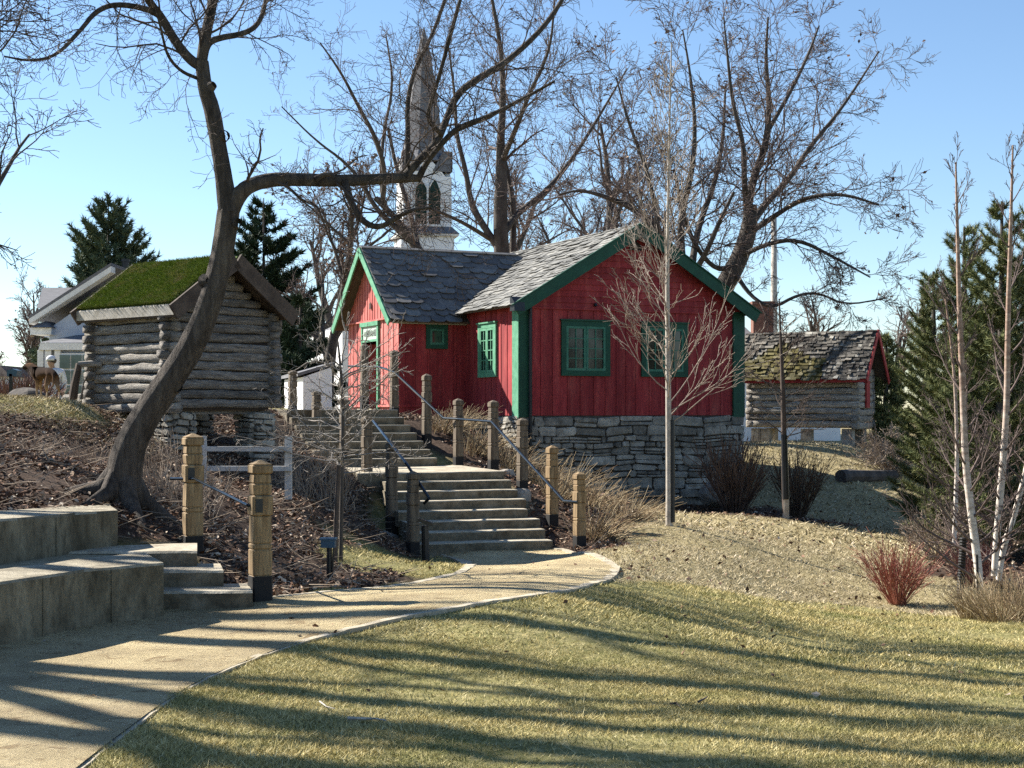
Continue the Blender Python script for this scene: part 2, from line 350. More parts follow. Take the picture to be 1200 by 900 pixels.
# path
N=len(eR); K=14; S=np.linspace(0,1,K)
PX=eR[:,None,:]*(1-S)[None,:,None]+eL[:,None,:]*S[None,:,None]
pz=ground(PX[...,0],PX[...,1])+.02
V=np.c_[PX[...,0].ravel(),PX[...,1].ravel(),pz.ravel()]
I=(np.arange(N-1)[:,None]*K+np.arange(K-1)[None,:]).ravel()
m,nt,b=nodes('crushed_limestone')
n1=noise(nt,1.1,5); n2=noise(nt,22,6,.7); n3=noise(nt,3.5,7,.75)
c=mixc(nt,n2,ramp(nt,n1,[(.35,(.40,.31,.16)),(.65,(.56,.45,.25))]),ramp(nt,n3,[(.3,(.34,.265,.14)),(.45,(.52,.41,.22)),(.7,(.66,.54,.33))]))
c=mixc(nt,1.0,c,ramp(nt,noise(nt,70,6,.8),[(.3,(.55,.5,.45)),(.48,(1,1,1)),(.7,(1.25,1.25,1.25))]),'MULTIPLY'); c=mixc(nt,1.0,c,ramp(nt,noise(nt,5,3,.6,dist=1.5),[(.33,(.6,.53,.45)),(.43,(1,1,1))]),'MULTIPLY'); c=mixc(nt,1.0,c,ramp(nt,noise(nt,1.1,4,.6),[(.35,(.78,.76,.74)),(.6,(1.08,1.08,1.06))]),'MULTIPLY')
nt.links.new(c,b.inputs['Base Color']); b.inputs['Roughness'].default_value=.95; bump(nt,b,noise(nt,26,9,.85),1.,.05)
po=link('path',mesh_np('path',V,np.c_[I,I+K,I+K+1,I+1],True),m); tag(po,'crushed limestone path curving to the stone stairs','path',kind='structure')
def kerb(edge,inner,name,w=.13,h=.03,lab='',i0=0,i1=None):
    mb=MB(); e=edge[i0:i1]
    d=np.gradient(e,axis=0); d/=np.linalg.norm(d,axis=1,keepdims=True); nrm=np.c_[-d[:,1],d[:,0]]*inner
    w0=w
    a=e-nrm*.02; c_=e+nrm*w0
    za=ground(e[:,0],e[:,1])+h*(np.clip(np.linspace(.35,2.2,len(e)),.35,1.) if i0==0 else 1)+rng.uniform(-.004,.004,len(e)); w0=w*(.8+.35*rng.random((len(e),1)))*np.clip(np.linspace(.35,1.9,len(e)),.4,1.7)[:,None]; c_=e+nrm*w0
    rows=[np.c_[a,za-.12],np.c_[a,za],np.c_[c_,za],np.c_[c_,za-.12]]
    n=len(e); V=np.concatenate(rows); Fq=[]
    for k in range(3):
        for i in range(n-1):
            if i%9==8 and k==1: pass
            Fq.append((k*n+i,k*n+i+1,(k+1)*n+i+1,(k+1)*n+i) if inner<0 else (k*n+i,(k+1)*n+i,(k+1)*n+i+1,k*n+i+1))
    for i in (0,n-1): Fq.append((i,n+i,2*n+i,3*n+i))
    mb.add(V,Fq); o=mb.build(name,m_kerb); tag(o,lab,'kerb',kind='structure')
m_kerb=M('kerb_concrete',[(.26,.22,.15),(.42,.36,.26),(.54,.48,.38)],5,.9,.6,.02)
kerb(eR,1,'kerb',.06,.024,'pale concrete edging between path and lawn')
kerb(eL,-1,'kerb',.08,.026,'pale concrete edging between path and leafy bed',62)

# ------------------------------------------------------------------ grass, litter
def blades(xy,h,w,lean,name,m,z0=None):
    n=len(xy); z=ground(xy[:,0],xy[:,1])+micro(xy[:,0],xy[:,1]) if z0 is None else z0
    a=rng.random(n)*2*np.pi; hh=h*(.5+rng.random(n)); ww=w*(.6+.8*rng.random(n))
    la=rng.random(n)*2*np.pi; ll=hh*lean*rng.random(n)*1.5
    B=np.c_[xy,z-.004]; s=np.c_[np.cos(a)*ww/2,np.sin(a)*ww/2,np.zeros(n)]
    T=B+np.c_[np.cos(la)*ll,np.sin(la)*ll,hh]
    V=np.stack([B-s,B+s,T],1).reshape(-1,3); Fq=np.arange(3*n).reshape(-1,3)
    return V,Fq
def sample_view(n,d0,d1,pw=1.,margin=.37):
    D=(d0**2+(d1**2-d0**2)*rng.random(n)) **.5; X=(rng.random(n)*2-1)*margin*D; return np.c_[X,D]
def zone(xy):
    b_=np.zeros(len(xy),bool)
    for q in beds: b_|=inpoly(xy[:,0]+.25*np.sin(xy[:,1]*2.1),xy[:,1]+.2*np.sin(xy[:,0]*2.7),q)
    p_=inpoly(xy[:,0]+rng.normal(0,.035,len(xy)),xy[:,1]+rng.normal(0,.06,len(xy)),pathpoly); d_=inpoly(xy[:,0],xy[:,1]+.1*np.sin(xy[:,0]*3),lawnline)
    left=(xy[:,0]<-.353*0-2.3)&(xy[:,1]>10.6)&(xy[:,1]<13.6)&(xy[:,0]<-3.0)
    return b_,p_,d_,left
def emit(name,label,cat,m,sets):
    Vs=[];Fs=[];n=0
    for V,Fq in sets: Vs.append(V);Fs.append(Fq+n);n+=len(V)
    o=link(name,mesh_np(name,np.concatenate(Vs),np.concatenate(Fs)),m); tag(o,label,cat,kind='stuff'); return o
sets=[]
for n,d0,d1,h,w in ((420000,5.6,10,.019,.0048),(260000,10,16,.023,.008),(90000,16,21,.028,.013)):
    xy=sample_view(n,d0,d1); b_,p_,d_,l_=zone(xy); k=~b_&~p_&~d_&~l_
    k&=(rng.random(n)<.62+.5*np.sin(xy[:,0]*1.9+np.sin(xy[:,1]*1.3))*np.sin(xy[:,1]*1.7))
    sets.append(blades(xy[k],h,w,1.6,'',None))
xy=sample_view(26000,5.6,17); b_,p_,d_,l_=zone(xy); k=~b_&~p_&~d_&~l_&((np.sin(xy[:,0]*3.1+np.sin(xy[:,1]*2.3)*2)*np.sin(xy[:,1]*2.9+xy[:,0]))>.35)
sets.append(blades(xy[k],.040,.006,1.3,'',None))
emit('lawn_grass','short patchy green and straw lawn grass','grass',m_lawn,sets)
sets=[]
for n,d0,d1,h,w in ((140000,13,24,.03,.012),(70000,24,42,.05,.03)):
    xy=sample_view(n,d0,d1); b_,p_,d_,l_=zone(xy); k=~b_&~p_&d_
    sets.append(blades(xy[k],h,w,2.2,'',None))
xy=np.c_[rng.uniform(-9,-5,14000),rng.uniform(19.5,24,14000)]; sets.append(blades(xy,.05,.016,1.6,'',None))
emit('dry_grass','dry straw coloured turf on the banks','grass',m_dryl,sets)
def leaves(xy,size,name,label,m=m_leaf,lift=.03,cat='leaves',z0=None):
    n=len(xy); z=(ground(xy[:,0],xy[:,1]) if z0 is None else z0)+rng.random(n)*lift+.015
    c=np.c_[xy,z]; u=rng.standard_normal((n,3)); u[:,2]*=.45; u/=np.linalg.norm(u,axis=1,keepdims=True)
    v=rng.standard_normal((n,3)); v[:,2]*=.6; v-=u*(u*v).sum(1,keepdims=True); v/=np.linalg.norm(v,axis=1,keepdims=True)
    w=np.cross(u,v); s=(size*(.4+rng.random(n)))[:,None]
    V=np.stack([c-u*s*.5,c+v*s*.28+w*s*.12,c+u*s*.5,c-v*s*.28+w*s*.12],1).reshape(-1,3)
    I=np.arange(n)[:,None]*4; Fq=np.concatenate([I+np.array([[0,1,2]]),I+np.array([[0,2,3]])]) ; 
    return V,Fq
def scat(poly,n):
    lo=poly.min(0);hi=poly.max(0); lo=np.maximum(lo,[-9,5]);hi=np.minimum(hi,[13,38])
    q=lo+(hi-lo)*rng.random((n,2)); q=q[inpoly(q[:,0]+.25*np.sin(q[:,1]*2.1),q[:,1]+.2*np.sin(q[:,0]*2.7),poly)]
    return q[~inpoly(q[:,0],q[:,1],pathpoly)]
def patchy(q,p=.5):
    return q[rng.random(len(q))<p+.5*np.sin(q[:,0]*2.7+1)*np.sin(q[:,1]*2.1)+.25*np.sin(q[:,0]*6+q[:,1]*5)]
stairzone=lambda q:q[~((q[:,1]>20.2)&(q[:,1]<28.4)&(q[:,0]<.65-.31*(q[:,1]-21))&(q[:,0]>-1.5-.31*(q[:,1]-21)))]
L=[leaves(stairzone(patchy(scat(bedA,80000),.62)),.06,'','',lift=.05),leaves(stairzone(scat(bedB,20000)),.065,'','',lift=.06),leaves(patchy(scat(bedC,26000)),.08,'','',lift=.05),leaves(scat(bedD,2500),.08,'','')]
q=sample_view(2600,7,34); b_,p_,d_,l_=zone(q); L.append(leaves(q[(~b_&~p_&d_)],.07,'','',lift=.03)); 
k=(~b_&~d_&(rng.random(len(q))<.22)); L.append(leaves(q[k],.05,'','',lift=.02))
emit('leaf_litter','brown fallen leaves scattered over the garden beds','leaves',m_leaf,L)
def sticks(xy,ln,r,name,label,m):
    mb=[];
    for x,y in xy:
        a=rng.random()*6.28; l=ln*(.4+rng.random()); z=gz(x,y)+.02+.05*rng.random(); d=np.array([math.cos(a),math.sin(a),rng.uniform(-.1,.45)]); s=np.array([-d[1],d[0],0])*.15*l*rng.uniform(-1,1)
        p=np.array([x,y,z]); mb.append((np.array([p,p+d*l*.5+s,p+d*l]),np.array([r,r*.8,r*.3]),0))
    V,Fq=tubes_mesh(mb,lambda l:3); o=link(name,mesh_np(name,V,Fq),m); tag(o,label,'twigs',kind='stuff')
q=np.r_[scat(bedA,6000)[:2600],scat(bedB,900)[:350],scat(bedC,1500)[:500]]
sticks(stairzone(q),.35,.005,'fallen_twigs','thin dead twigs and stems lying over the beds',M('dead_stem',[(.14,.10,.07),(.34,.27,.2)],4,.9,0))
# a few single sticks on lawn
def branch_on_ground(name,pp,r,label,m=m_pale):
    p=np.array([hit(a,b) for a,b in pp]); p[:,2]+=.02+.02*rng.random(len(p)); mb=MB(); mb.tube(p,np.linspace(r,r*.4,len(p)),5,jit=.1); o=mb.build(name,m); tag(o,label,'stick',None); return o
branch_on_ground('fallen_stick',[(408,847),(425,849),(440,848),(452,853)],.010,'thick pale stick lying on the lawn near the path')
branch_on_ground('fallen_stick',[(375,828),(383,834),(392,839)],.006,'short pale stick lying above the thick one on the lawn')
branch_on_ground('fallen_stick',[(786,832),(792,829),(797,834)],.007,'dark curled twig on the lawn below the young tree',m_twig)
branch_on_ground('fallen_stick',[(818,830),(826,824),(829,822)],.007,'small upright-looking dark twig on the lawn right of the curled one',m_twig)

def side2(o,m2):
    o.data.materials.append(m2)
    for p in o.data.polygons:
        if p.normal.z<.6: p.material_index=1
# ------------------------------------------------------------------ seats and small steps
def slab(name,front,back,ztop,zbot,m,label,cat,group=None,seg=10,j=.008):
    """front/back polylines (xy) -> solid block"""
    f=resample(np.array(front),seg); b_=resample(np.array(back),seg)
    n=seg; zt=np.linspace(*ztop,n) if isinstance(ztop,tuple) else np.full(n,ztop)
    zt=zt+rng.uniform(-j,j,n)*.3
    e=.018
    d=(b_-f); d/=np.linalg.norm(d,axis=1,keepdims=True)
    rows=[np.c_[f,np.full(n,zbot)],np.c_[f+d*.0,zt-e],np.c_[f+d*e,zt],np.c_[b_,zt],np.c_[b_,np.full(n,zbot)]]
    for k in (1,): rows[k][:,:2]+=rng.uniform(-j,j,(n,1))*d*.6
    V=np.concatenate(rows); Fq=[]
    for k in range(4):
        for i in range(n-1): Fq.append((k*n+i,k*n+i+1,(k+1)*n+i+1,(k+1)*n+i))
    mb=MB(); mb.add(V,Fq+[tuple(k*n for k in range(5))[::-1],tuple(k*n+n-1 for k in range(5))])
    if 'seat' in name:
        for i in range(2,n-1,3):
            q=f[i]; t=f[i+1]-f[i]; t=t/np.linalg.norm(t); nn=np.array([t[1],-t[0]])
            mb.box([q[0]+nn[0]*.010,q[1]+nn[1]*.010,zbot],[t[0]*.007,t[1]*.007,0],[-nn[0]*.012,-nn[1]*.012,0],[0,0,zt[i]-zbot-.02])
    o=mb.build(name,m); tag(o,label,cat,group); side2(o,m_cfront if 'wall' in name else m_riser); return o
X=lambda px,D:((px-600)/F*D,D)
slab('concrete_seat_wall',[X(-260,9.0),X(-120,9.2),X(0,9.9),X(100,10.8),X(192,11.35)],[X(-260,9.7),X(-120,9.95),X(0,10.7),X(90,11.6),X(170,12.15)],(.44,.40),-.25,m_concrete,'lower weathered concrete seat wall curving beside the path','seat wall',seg=14)
slab('concrete_seat_wall',[X(-200,10.2),X(0,11.3),X(80,12.2),X(138,12.75)],[X(-200,11.2),X(0,12.3),X(70,13.1),X(128,13.5)],(.77,.715),-.1,m_concrete,'upper weathered concrete seat wall set back against the leafy bank','seat wall',seg=12)
slab('terrace_fill',[X(-200,9.8),X(0,10.72),X(90,11.62),X(168,12.1)],[X(-200,11),X(0,12.2),X(80,13),X(150,13.3)],(.41,.375),-.1,M('packed_gravel',[(.2,.165,.1),(.38,.33,.22)],8,.95,.5),'packed gravel ledge between the two concrete seat walls','ledge')['kind']='structure'
slab('stone_step',[X(186,11.6),X(296,11.65)],[X(186,12.1),X(290,12.15)],.145,-.2,m_step,'lowest small stone step beside the concrete seat wall','step','small steps beside the seat walls')
slab('stone_step',[X(188,11.9),X(262,11.95)],[X(188,12.5),X(258,12.5)],.275,-.2,m_step,'middle small stone step beside the concrete seat wall','step','small steps beside the seat walls')
slab('stone_step',[X(75,12.18),X(231,12.25)],[X(75,12.72),X(120,12.74),X(231,13.0)],.405,-.1,m_step,'uppermost wide stone step beside the upper concrete seat wall','step','small steps beside the seat walls')

# ------------------------------------------------------------------ main stairs
st=thing('stone_stairs',(-.4,21,-.413),'long two-flight stone stairs with a landing climbing to the red house','stairs')
ax=np.array([-.31,.951,0]); bx_=np.array([.951,.31,0])
def step(o,w,dep,z,h,mb=None,name='step'):
    mb=MB(); o=np.asarray(o,float)
    e=.012
    a=bx_*w; b2=ax*dep
    v=lambda p,q,zz: o+bx_*p+ax*q+np.array([0,0,zz-o[2]])
    n=9; prof=[(0,z-h),(0,z-e),(e,z),(dep,z),(dep,z-h)]
    V=[];ps=np.linspace(0,w,n)
    js=rng.uniform(-.006,.006,n)
    for i,p in enumerate(ps):
        for k,(q,zz) in enumerate(prof): V.append(v(p,q+(js[i] if k<3 else 0),zz+(js[i]*.6 if 0<k<4 else 0)))
    Fc=[]
    for i in range(n-1):
        for k in range(4): Fc.append((i*5+k,(i+1)*5+k,(i+1)*5+k+1,i*5+k+1))
    Fc+=[(4,3,2,1,0),tuple((n-1)*5+k for k in range(5))]
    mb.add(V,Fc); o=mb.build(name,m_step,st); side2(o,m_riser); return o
foot=np.array([-1.34,20.38,0])
z=-.42
for i in range(7):
    z+=.129; step(foot+ax*.335*i+bx_*(rng.uniform(-.03,.03)),2.03+rng.uniform(-.03,.03),.42,z,.22+ .0)
o7=foot+ax*.335*7
z+=.129; o=step(o7-bx_*.35,2.4,2.75,z,.7,name='landing')
u0=foot+ax*(.335*7+2.4)-bx_*.50
ux=np.array([-.42,.9075,0])
zz=z
for i in range(7):
    zz+=.1413; step(u0+ux*.33*i+bx_*.0,2.08,.42 if i<6 else 3.6,zz,.28)
print('landing z',z,'top',zz)
# ------------------------------------------------------------------ carved posts
def wpost(px,yt,yb,D,label,m=m_woodw,group='carved wooden posts along the stairs',plate=False,rz=.45,near=False):
    b=P(px,yb,D); H=(yb-yt)/F*D; r=.075 if not near else .082
    o=thing('wooden_post',b,label,'post',group)
    def sq(prof,mb):
        V=[];Fc=[];n=8
        for rr,zz in prof:
            for i in range(4):
                for s in (-1,1):
                    a=math.pi/4+i*math.pi/2; ch=.16*rr
                    cx,cy=rr*math.copysign(1,math.cos(a)),rr*math.copysign(1,math.sin(a))
                    # chamfered corners
                    if (i+(s>0))%2==0: q=(cx-math.copysign(ch,cx),cy)
                    else: q=(cx,cy-math.copysign(ch,cy))
                    V.append((q,zz))
        ca,sa=math.cos(rz),math.sin(rz)
        W=[(b[0]+q[0]*ca-q[1]*sa,b[1]+q[0]*sa+q[1]*ca,b[2]+zz) for q,zz in V]
        m_=len(prof)
        # order angles
        for j in range(m_):
            seg=W[j*8:j*8+8]; seg.sort(key=lambda p:math.atan2(p[1]-b[1],p[0]-b[0])); W[j*8:j*8+8]=seg
        Fc=[(j*8+i,j*8+(i+1)%8,(j+1)*8+(i+1)%8,(j+1)*8+i) for j in range(m_-1) for i in range(8)]+[tuple(range(8))[::-1],tuple(range(m_*8-8,m_*8))]
        mb.add(W,Fc)
    g=.009
    def band(z0,z1,r0,r1=None): 
        r1=r1 or r0; return [(r0-g,z0),(r0,z0+.007),(r1,z1-.007),(r1-g,z1)]
    mb=MB()
    prof=[(r*.97,H*.17)]+band(H*.175,H*.36,r*.98,r)+band(H*.365,H*.40,r*1.0)+band(H*.405,H*.60,r*.98,r*.90)+band(H*.605,H*.745,r*1.06)+band(H*.75,H*.83,r*.9,r*.98)+band(H*.835,H*.90,r*.92,r*.86)+band(H*.905,H*.965,r*1.05)+[(r*.98,H*.972),(r*.12,H*1.0)]
    sq(prof,mb); mb.build('post_shaft',m,o)
    mb=MB(); sq([(r*1.02,-.35),(r*1.02,H*.168),(r*.9,H*.172)],mb); mb.build('sleeve',m_base,o)
    if plate:
        mb=MB(); u=np.array([math.cos(rz),math.sin(rz),0]); v=np.array([math.sin(rz),-math.cos(rz),0])
        c=b+v*(r*1.06+.006)+np.array([0,0,H*.675])-u*.035
        mb.box(c-u*.03-np.array([0,0,.055]),u*.06,-v*.012,np.array([0,0,.11])); mb.build('light_plate',m_black,o)
    return o,b,H
G='carved wooden posts along the stairs'
posts=[(679,553,643,20.9,'carved post at the foot of the stairs, lowest and rightmost of the right row',m_wood),
(647,522,619,22.1,'brown carved post second from the bottom of the right row beside the handrail end',m_wood),
(612,490,578,23.4,'grey carved post standing on a boulder right of the lower flight',m_woodw),
(578,469,553,24.6,'weathered carved post right of the landing below the side window',m_woodw),
(537,467,549,25.8,'weathered carved post just right of the landing bend in the handrail',m_woodw),
(500,438,523,26.8,'weathered carved post right of the upper flight under the small annex window',m_woodw),
(462,410,492,28.0,'weathered carved post at the top of the upper flight by the annex corner',m_woodw),
(427,403,480,29.3,'dark carved post standing in front of the open annex doorway',m_woodw),
(484,552,652,20.2,'carved post at the foot of the stairs on the left beside the black sign stand',m_woodw),
(459,517,624,21.6,'carved post on a pale boulder left of the lower flight',m_woodw),
(430,487,582,23.1,'carved post on a rounded boulder left of the landing',m_woodw),
(404,467,540,25.0,'short carved post left of the upper flight behind the bare sapling',m_woodw),
(371,458,512,26.5,'slim carved post left of the upper flight halfway up',m_woodw),
(343,434,484,28.5,'dark carved post at the top left of the upper flight',m_woodw)]
for a in posts: wpost(*a[:4],a[4],a[5],G)
wpost(226,508,652,13.35,'golden carved post with black plate left of the short handrail',m_wood,'golden posts by the small steps',True,near=True)
wpost(305,539,702,11.95,'golden carved post nearest the path beside the lowest stone step',m_wood,'golden posts by the small steps',True,near=True)
def rail(name,pp,label,r=.021,brk=()):
    p=np.array([P(*q) for q in pp]); o=thing(name,p[0],label,'handrail'); mb=MB()
    for a,b in zip(p[:-1],p[1:]): mb.tube([a,b],[r,r],8)
    mb.build('rail_bar',m_rail,o)
    for a,b in brk:
        mb=MB(); mb.tube([P(*a),P(*b)],[.010,.010],6); mb.build('bracket',m_black,o)
rail('handrail',[(408,429,29.2),(445,430,28.6),(462,436,27.8),(520,490,25.9),(537,491,25.6),(576,494,24.4),(661,587,21.2),(677,588,20.8)],'long dark metal handrail zigzagging up the right side of the stairs',.021,[((462,436,27.8),(462,440,28)),((537,491,25.6),(537,494,25.8)),((647,573,21.6),(647,577,22.1))])
rail('handrail',[(437,493,22.8),(455,516,21.5),(476,543,20.6),(503,584,19.9),(497,590,20)],'dark metal handrail along the left row of stair posts',.021,[((459,520,21.4),(459,524,21.6))])
rail('handrail',[(200,561,13.5),(228,561,13.2),(290,592,11.9),(304,593,11.9)],'short dark metal handrail between the two golden posts',.013)

# boulders
def boulder(c,s,label,name='boulder',m=m_boulder,seed=0,cat='boulder'):
    import bmesh
    bm=bmesh.new(); bmesh.ops.create_icosphere(bm,subdivisions=3,radius=1); r=np.random.default_rng(seed)
    ks=r.normal(size=(7,3)); ph=r.random(7)*6
    for v in bm.verts:
        p=np.array(v.co); d=1+.10*sum(math.sin(2.2*np.dot(k,p)+q) for k,q in zip(ks,ph))/2
        for k in ks: 
            kk=k/np.linalg.norm(k); t=np.dot(p,kk)*d
            if t>.78: d*=.78/t
        v.co=Vector((p*d*np.array(s)).tolist())
    me=bpy.data.meshes.new(name); bm.to_mesh(me); bm.free(); o=link(name,me,m); o.location=tuple(c); tag(o,label,cat); return o
boulder(P(455,632,21.55)-[0,0,.0],(.17,.15,.13),'pale flat-topped boulder under the left lower stair post',seed=1)
boulder(P(428,590,23.05),(.17,.15,.16),'rounded boulder under the left landing post',seed=2)
boulder(P(611,583,23.3),(.2,.16,.14),'grey boulder under the post right of the lower flight',seed=3)
boulder(P(594,555,24.9),(.16,.14,.10),'small flat boulder beside the right end of the landing',seed=4)
boulder(P(32,466,24.5),(.36,.3,.17),'broad dark boulder on the crest behind the dog',seed=5,m=m_bark2)
boulder(P(98,468,22.5),(.12,.12,.1),'small pinkish boulder beside the leaning post and log storehouse',seed=6)
boulder(P(80,467,23.5),(.13,.1,.07),'low pale boulder between the dog and the leaning post',seed=9)
boulder(P(1035,530,38),(.35,.25,.16),'pale boulder in the brush pile right of the log cabin',seed=7)
boulder(P(836,578,31.2),(.35,.3,.3),'dark boulder at the foot of the stone foundation right end',seed=8)

# ------------------------------------------------------------------ generic wall tools
def stonewall(name,m,parent,O,u,nrm,L,z0,z1,hmin=.07,hmax=.25,seed=1,wmul=(1.2,4.2),label=None):
    """irregular coursed stones on the face at O + u*s, outward normal nrm"""
    r=np.random.default_rng(seed); mb=MB(); z=z1; zup=np.array([0,0,1.])
    while z>z0:
        h=r.uniform(hmin,hmax)*(1.35 if z<z1-.5 and z>z0+.5 else 1); h=min(h,z-z0+.05); s=-r.uniform(0,.2)
        while s<L:
            w=h*r.uniform(*wmul)*r.uniform(.7,1.3); w=min(max(w,.10),.8); s1=min(s+w,L); s0=max(s,0)
            if s1-s0>.04:
                sub=[(z-h,z)] if r.random()<.62 or h<.11 else [(z-h,z-h*(1-.0)+h*.45),(z-h*.55,z)]
                for (a,b) in sub:
                    g=.010; w2=s1-s0-2*g; h2=b-a-2*g
                    if w2<.02 or h2<.015: continue
                    c=min(.35*h2,.04)*r.uniform(.4,1.2); d=r.uniform(.0,.035); 
                    out=[(s0+g+c,a+g),(s1-g-c,a+g),(s1-g,a+g+c),(s1-g,b-g-c),(s1-g-c,b-g),(s0+g+c,b-g),(s0+g,b-g-c),(s0+g,a+g+c)]
                    out=[(p+r.normal()*min(.016,.1*h2),q+r.normal()*min(.014,.1*h2)+.022*math.sin(p*2.3+z1*5)+.012*math.sin(p*5.1+1)) for p,q in out]
                    cx=(s0+s1)/2;cz=(a+b)/2
                    V=[];
                    for k,(f,dd) in enumerate(((1,-.03),(1,.012+d),(.86,.03+d))):
                        for p,q in out:
                            V.append(O+u*(cx+(p-cx)*f)+zup*(cz+(q-cz)*(f if h2>.06 else (1 if k<2 else .8)))+nrm*(dd+(r.normal()*.006 if k==2 else 0)))
                    Fc=[(j*8+i,j*8+(i+1)%8,(j+1)*8+(i+1)%8,(j+1)*8+i) for j in range(2) for i in range(8)]+[tuple(range(16,24))]
                    mb.add(V,Fc)
            s=s1+.0 if s1<L else L
        z-=h
    o=mb.build(name,m,parent); 
    return o
def boards(mb,O,u,nrm,L,zb,zt,openings=(),seed=0,bw=(.17,.33)):
    """vertical boards, alternate proud; zt may be a function of s"""
    r=np.random.default_rng(seed); s=0;k=0; up=np.array([0,0,1.])
    zf=zt if callable(zt) else (lambda s:zt)
    while s<L:
        w=r.uniform(*bw) if k%2==0 else r.uniform(.035,.06); e=min(s+w,L)
        d=.012 if k%2 else .0
        segs=[(zb,None)]
        mid=(s+e)/2
        cuts=[o for o in openings if o[0]<mid<o[1]]
        g=.002
        def seg(z0,za,zb_):
            a=O+u*(s+g); b=O+u*(e-g)
            V=[a+up*(z0-O[2]),b+up*(z0-O[2]),b+up*(zb_-O[2]),a+up*(za-O[2])]
            mb.prism([v+nrm*(-.03) for v in V],nrm*(.03+d))
        if cuts:
            o=cuts[0]
            if o[2]>zb+.02: seg(zb,o[2],o[2])
            if zf(s)>o[3]: seg(o[3],zf(s+g),zf(e-g))
        else: seg(zb,zf(s+g),zf(e-g))
        s=e;k+=1
def lapsiding(mb,O,u,nrm,s0f,z0,z1,h=.125):
    z=z0; up=np.array([0,0,1.])
    while z<z1-.02:
        ze=min(z+h,z1); a0,b0=s0f(z); a1,b1=s0f(ze)
        V=[O+u*a0+up*(z-O[2]),O+u*b0+up*(z-O[2]),O+u*b1+up*(ze-O[2]),O+u*a1+up*(ze-O[2])]
        mb.prism([V[0]+nrm*.025,V[1]+nrm*.025,V[2]+nrm*.004,V[3]+nrm*.004],-nrm*.03)
        z=ze
def frame(mb,O,u,nrm,s0,s1,z0,z1,w,d0,d1):
    up=np.array([0,0,1.])
    def bx(a,b,c,e): mb.box(O+u*a+up*(c-O[2])+nrm*d0,u*(b-a),nrm*(d1-d0),up*(e-c))
    bx(s0,s1,z0,z0+w); bx(s0,s1,z1-w,z1); bx(s0,s0+w,z0+w,z1-w); bx(s1-w,s1,z0+w,z1-w)
m_sash=M('weathered_green_sash',[(.03,.13,.08),(.08,.22,.15)],6,.7,.1)
def window(parent,O,u,nrm,s0,s1,z0,z1,cas=2,rows=4,fw=.11,m=m_green,label=None):
    up=np.array([0,0,1.])
    mb=MB(); frame(mb,O,u,nrm,s0,s1,z0,z1,fw,.005,.05)
    mb.box(O+u*(s0-.03)+up*(z1-O[2])+nrm*.005,u*(s1-s0+.06),nrm*.075,up*.03)
    wf=mb.build('window',m,parent); 
    if label: wf['label']=label
    n=cas; W=(s1-s0-2*fw)/n
    mb=MB()
    for i in range(n):
        a=s0+fw+W*i; frame(mb,O,u,nrm,a+.004,a+W-.004,z0+fw+.003,z1-fw-.003,.05,.018,.046)
    mb.build('sash',m_sash if m is m_green else m,wf)
    mb=MB()
    for i in range(n):
        a=s0+fw+W*i+.05; b=a+W-.1
        if n>1 or rows>1:
            mb.box(O+u*((a+b)/2-.01)+up*(z0+fw+.05-O[2])+nrm*.018,u*.02,nrm*.016,up*(z1-z0-2*fw-.1))
        for k in range(1,rows):
            zz=z0+fw+.05+(z1-z0-2*fw-.1)*k/rows
            mb.box(O+u*a+up*(zz-.01-O[2])+nrm*.0195,u*(b-a),nrm*.018,up*.02)
    if mb.n: mb.build('muntin',m_sash if m is m_green else m,wf)
    mb=MB(); mb.box(O+u*(s0+fw*.8)+up*(z0+fw*.8-O[2])-nrm*.0,u*(s1-s0-1.6*fw),nrm*.0165,up*(z1-z0-1.6*fw)); mb.build('pane',m_glass,wf)
    return wf
def shingles(mb,O,u,v,nrm,Lu,Lv,row,w,rounded=0,jit=.15,th=.012,seed=0,sag=None,keep=None):
    r=np.random.default_rng(seed); k=0; y=-.02
    while y<Lv:
        x=-r.random()*w
        while x<Lu:
            ww=w*(1+jit*r.normal()); ww=max(ww,w*.45); a=max(x,0)+.004; b=min(x+ww,Lu)-.004
            if b-a>.02 and (keep is None or keep((a+b)/2,y)):
                l=row*1.6; y0=y+r.normal()*row*.06*jit*6; y1=min(y0+l,Lv+.01)
                if rounded: 
                    c=min((b-a)*.32,row*.45)*r.uniform(.5,1.2); out=[(a,y0+c),(a+c*.9,y0+c*.15),(a+c*1.6 if a+c*1.6<(a+b)/2 else (a+b)/2-.002,y0),(b-c*1.6 if b-c*1.6>(a+b)/2 else (a+b)/2+.002,y0),(b-c*.9,y0+c*.15),(b,y0+c),(b,y1),(a,y1)]
                else: out=[(a,y0+r.normal()*.004),(b,y0+r.normal()*.004),(b,y1),(a,y1)]
                lift=th*2.2*(1+.5*r.normal()); lift=max(lift,th*1.2)
                pts=[]
                for p,q in out:
                    t=(q-y0)/l; h=lift*(1-t)+.002
                    base=O+u*p+v*q+nrm*h
                    if sag is not None: base=base+np.array([0,0,sag(p,q)])
                    pts.append(base)
                mb.prism(pts,nrm*th)
            x+=ww
        y+=row;k+=1
UP=np.array([0,0,1.])
# ------------------------------------------------------------------ red house
rh=thing('red_house',(.14,30,.5),'red board house with green trim and slate roofs on a stone foundation above the stairs','house')
fu=np.array([.904,.427,0]); su=np.array([-.427,.904,0]); fn=np.array([.427,-.904,0]); sn=np.array([-.904,-.427,0])
A=np.array([.14,30.,0]); W=5.53; Ls=6.05; zb=1.476; ze=3.78; zp=5.45
slope=(zp-ze)/(W/2)
wallb=MB()
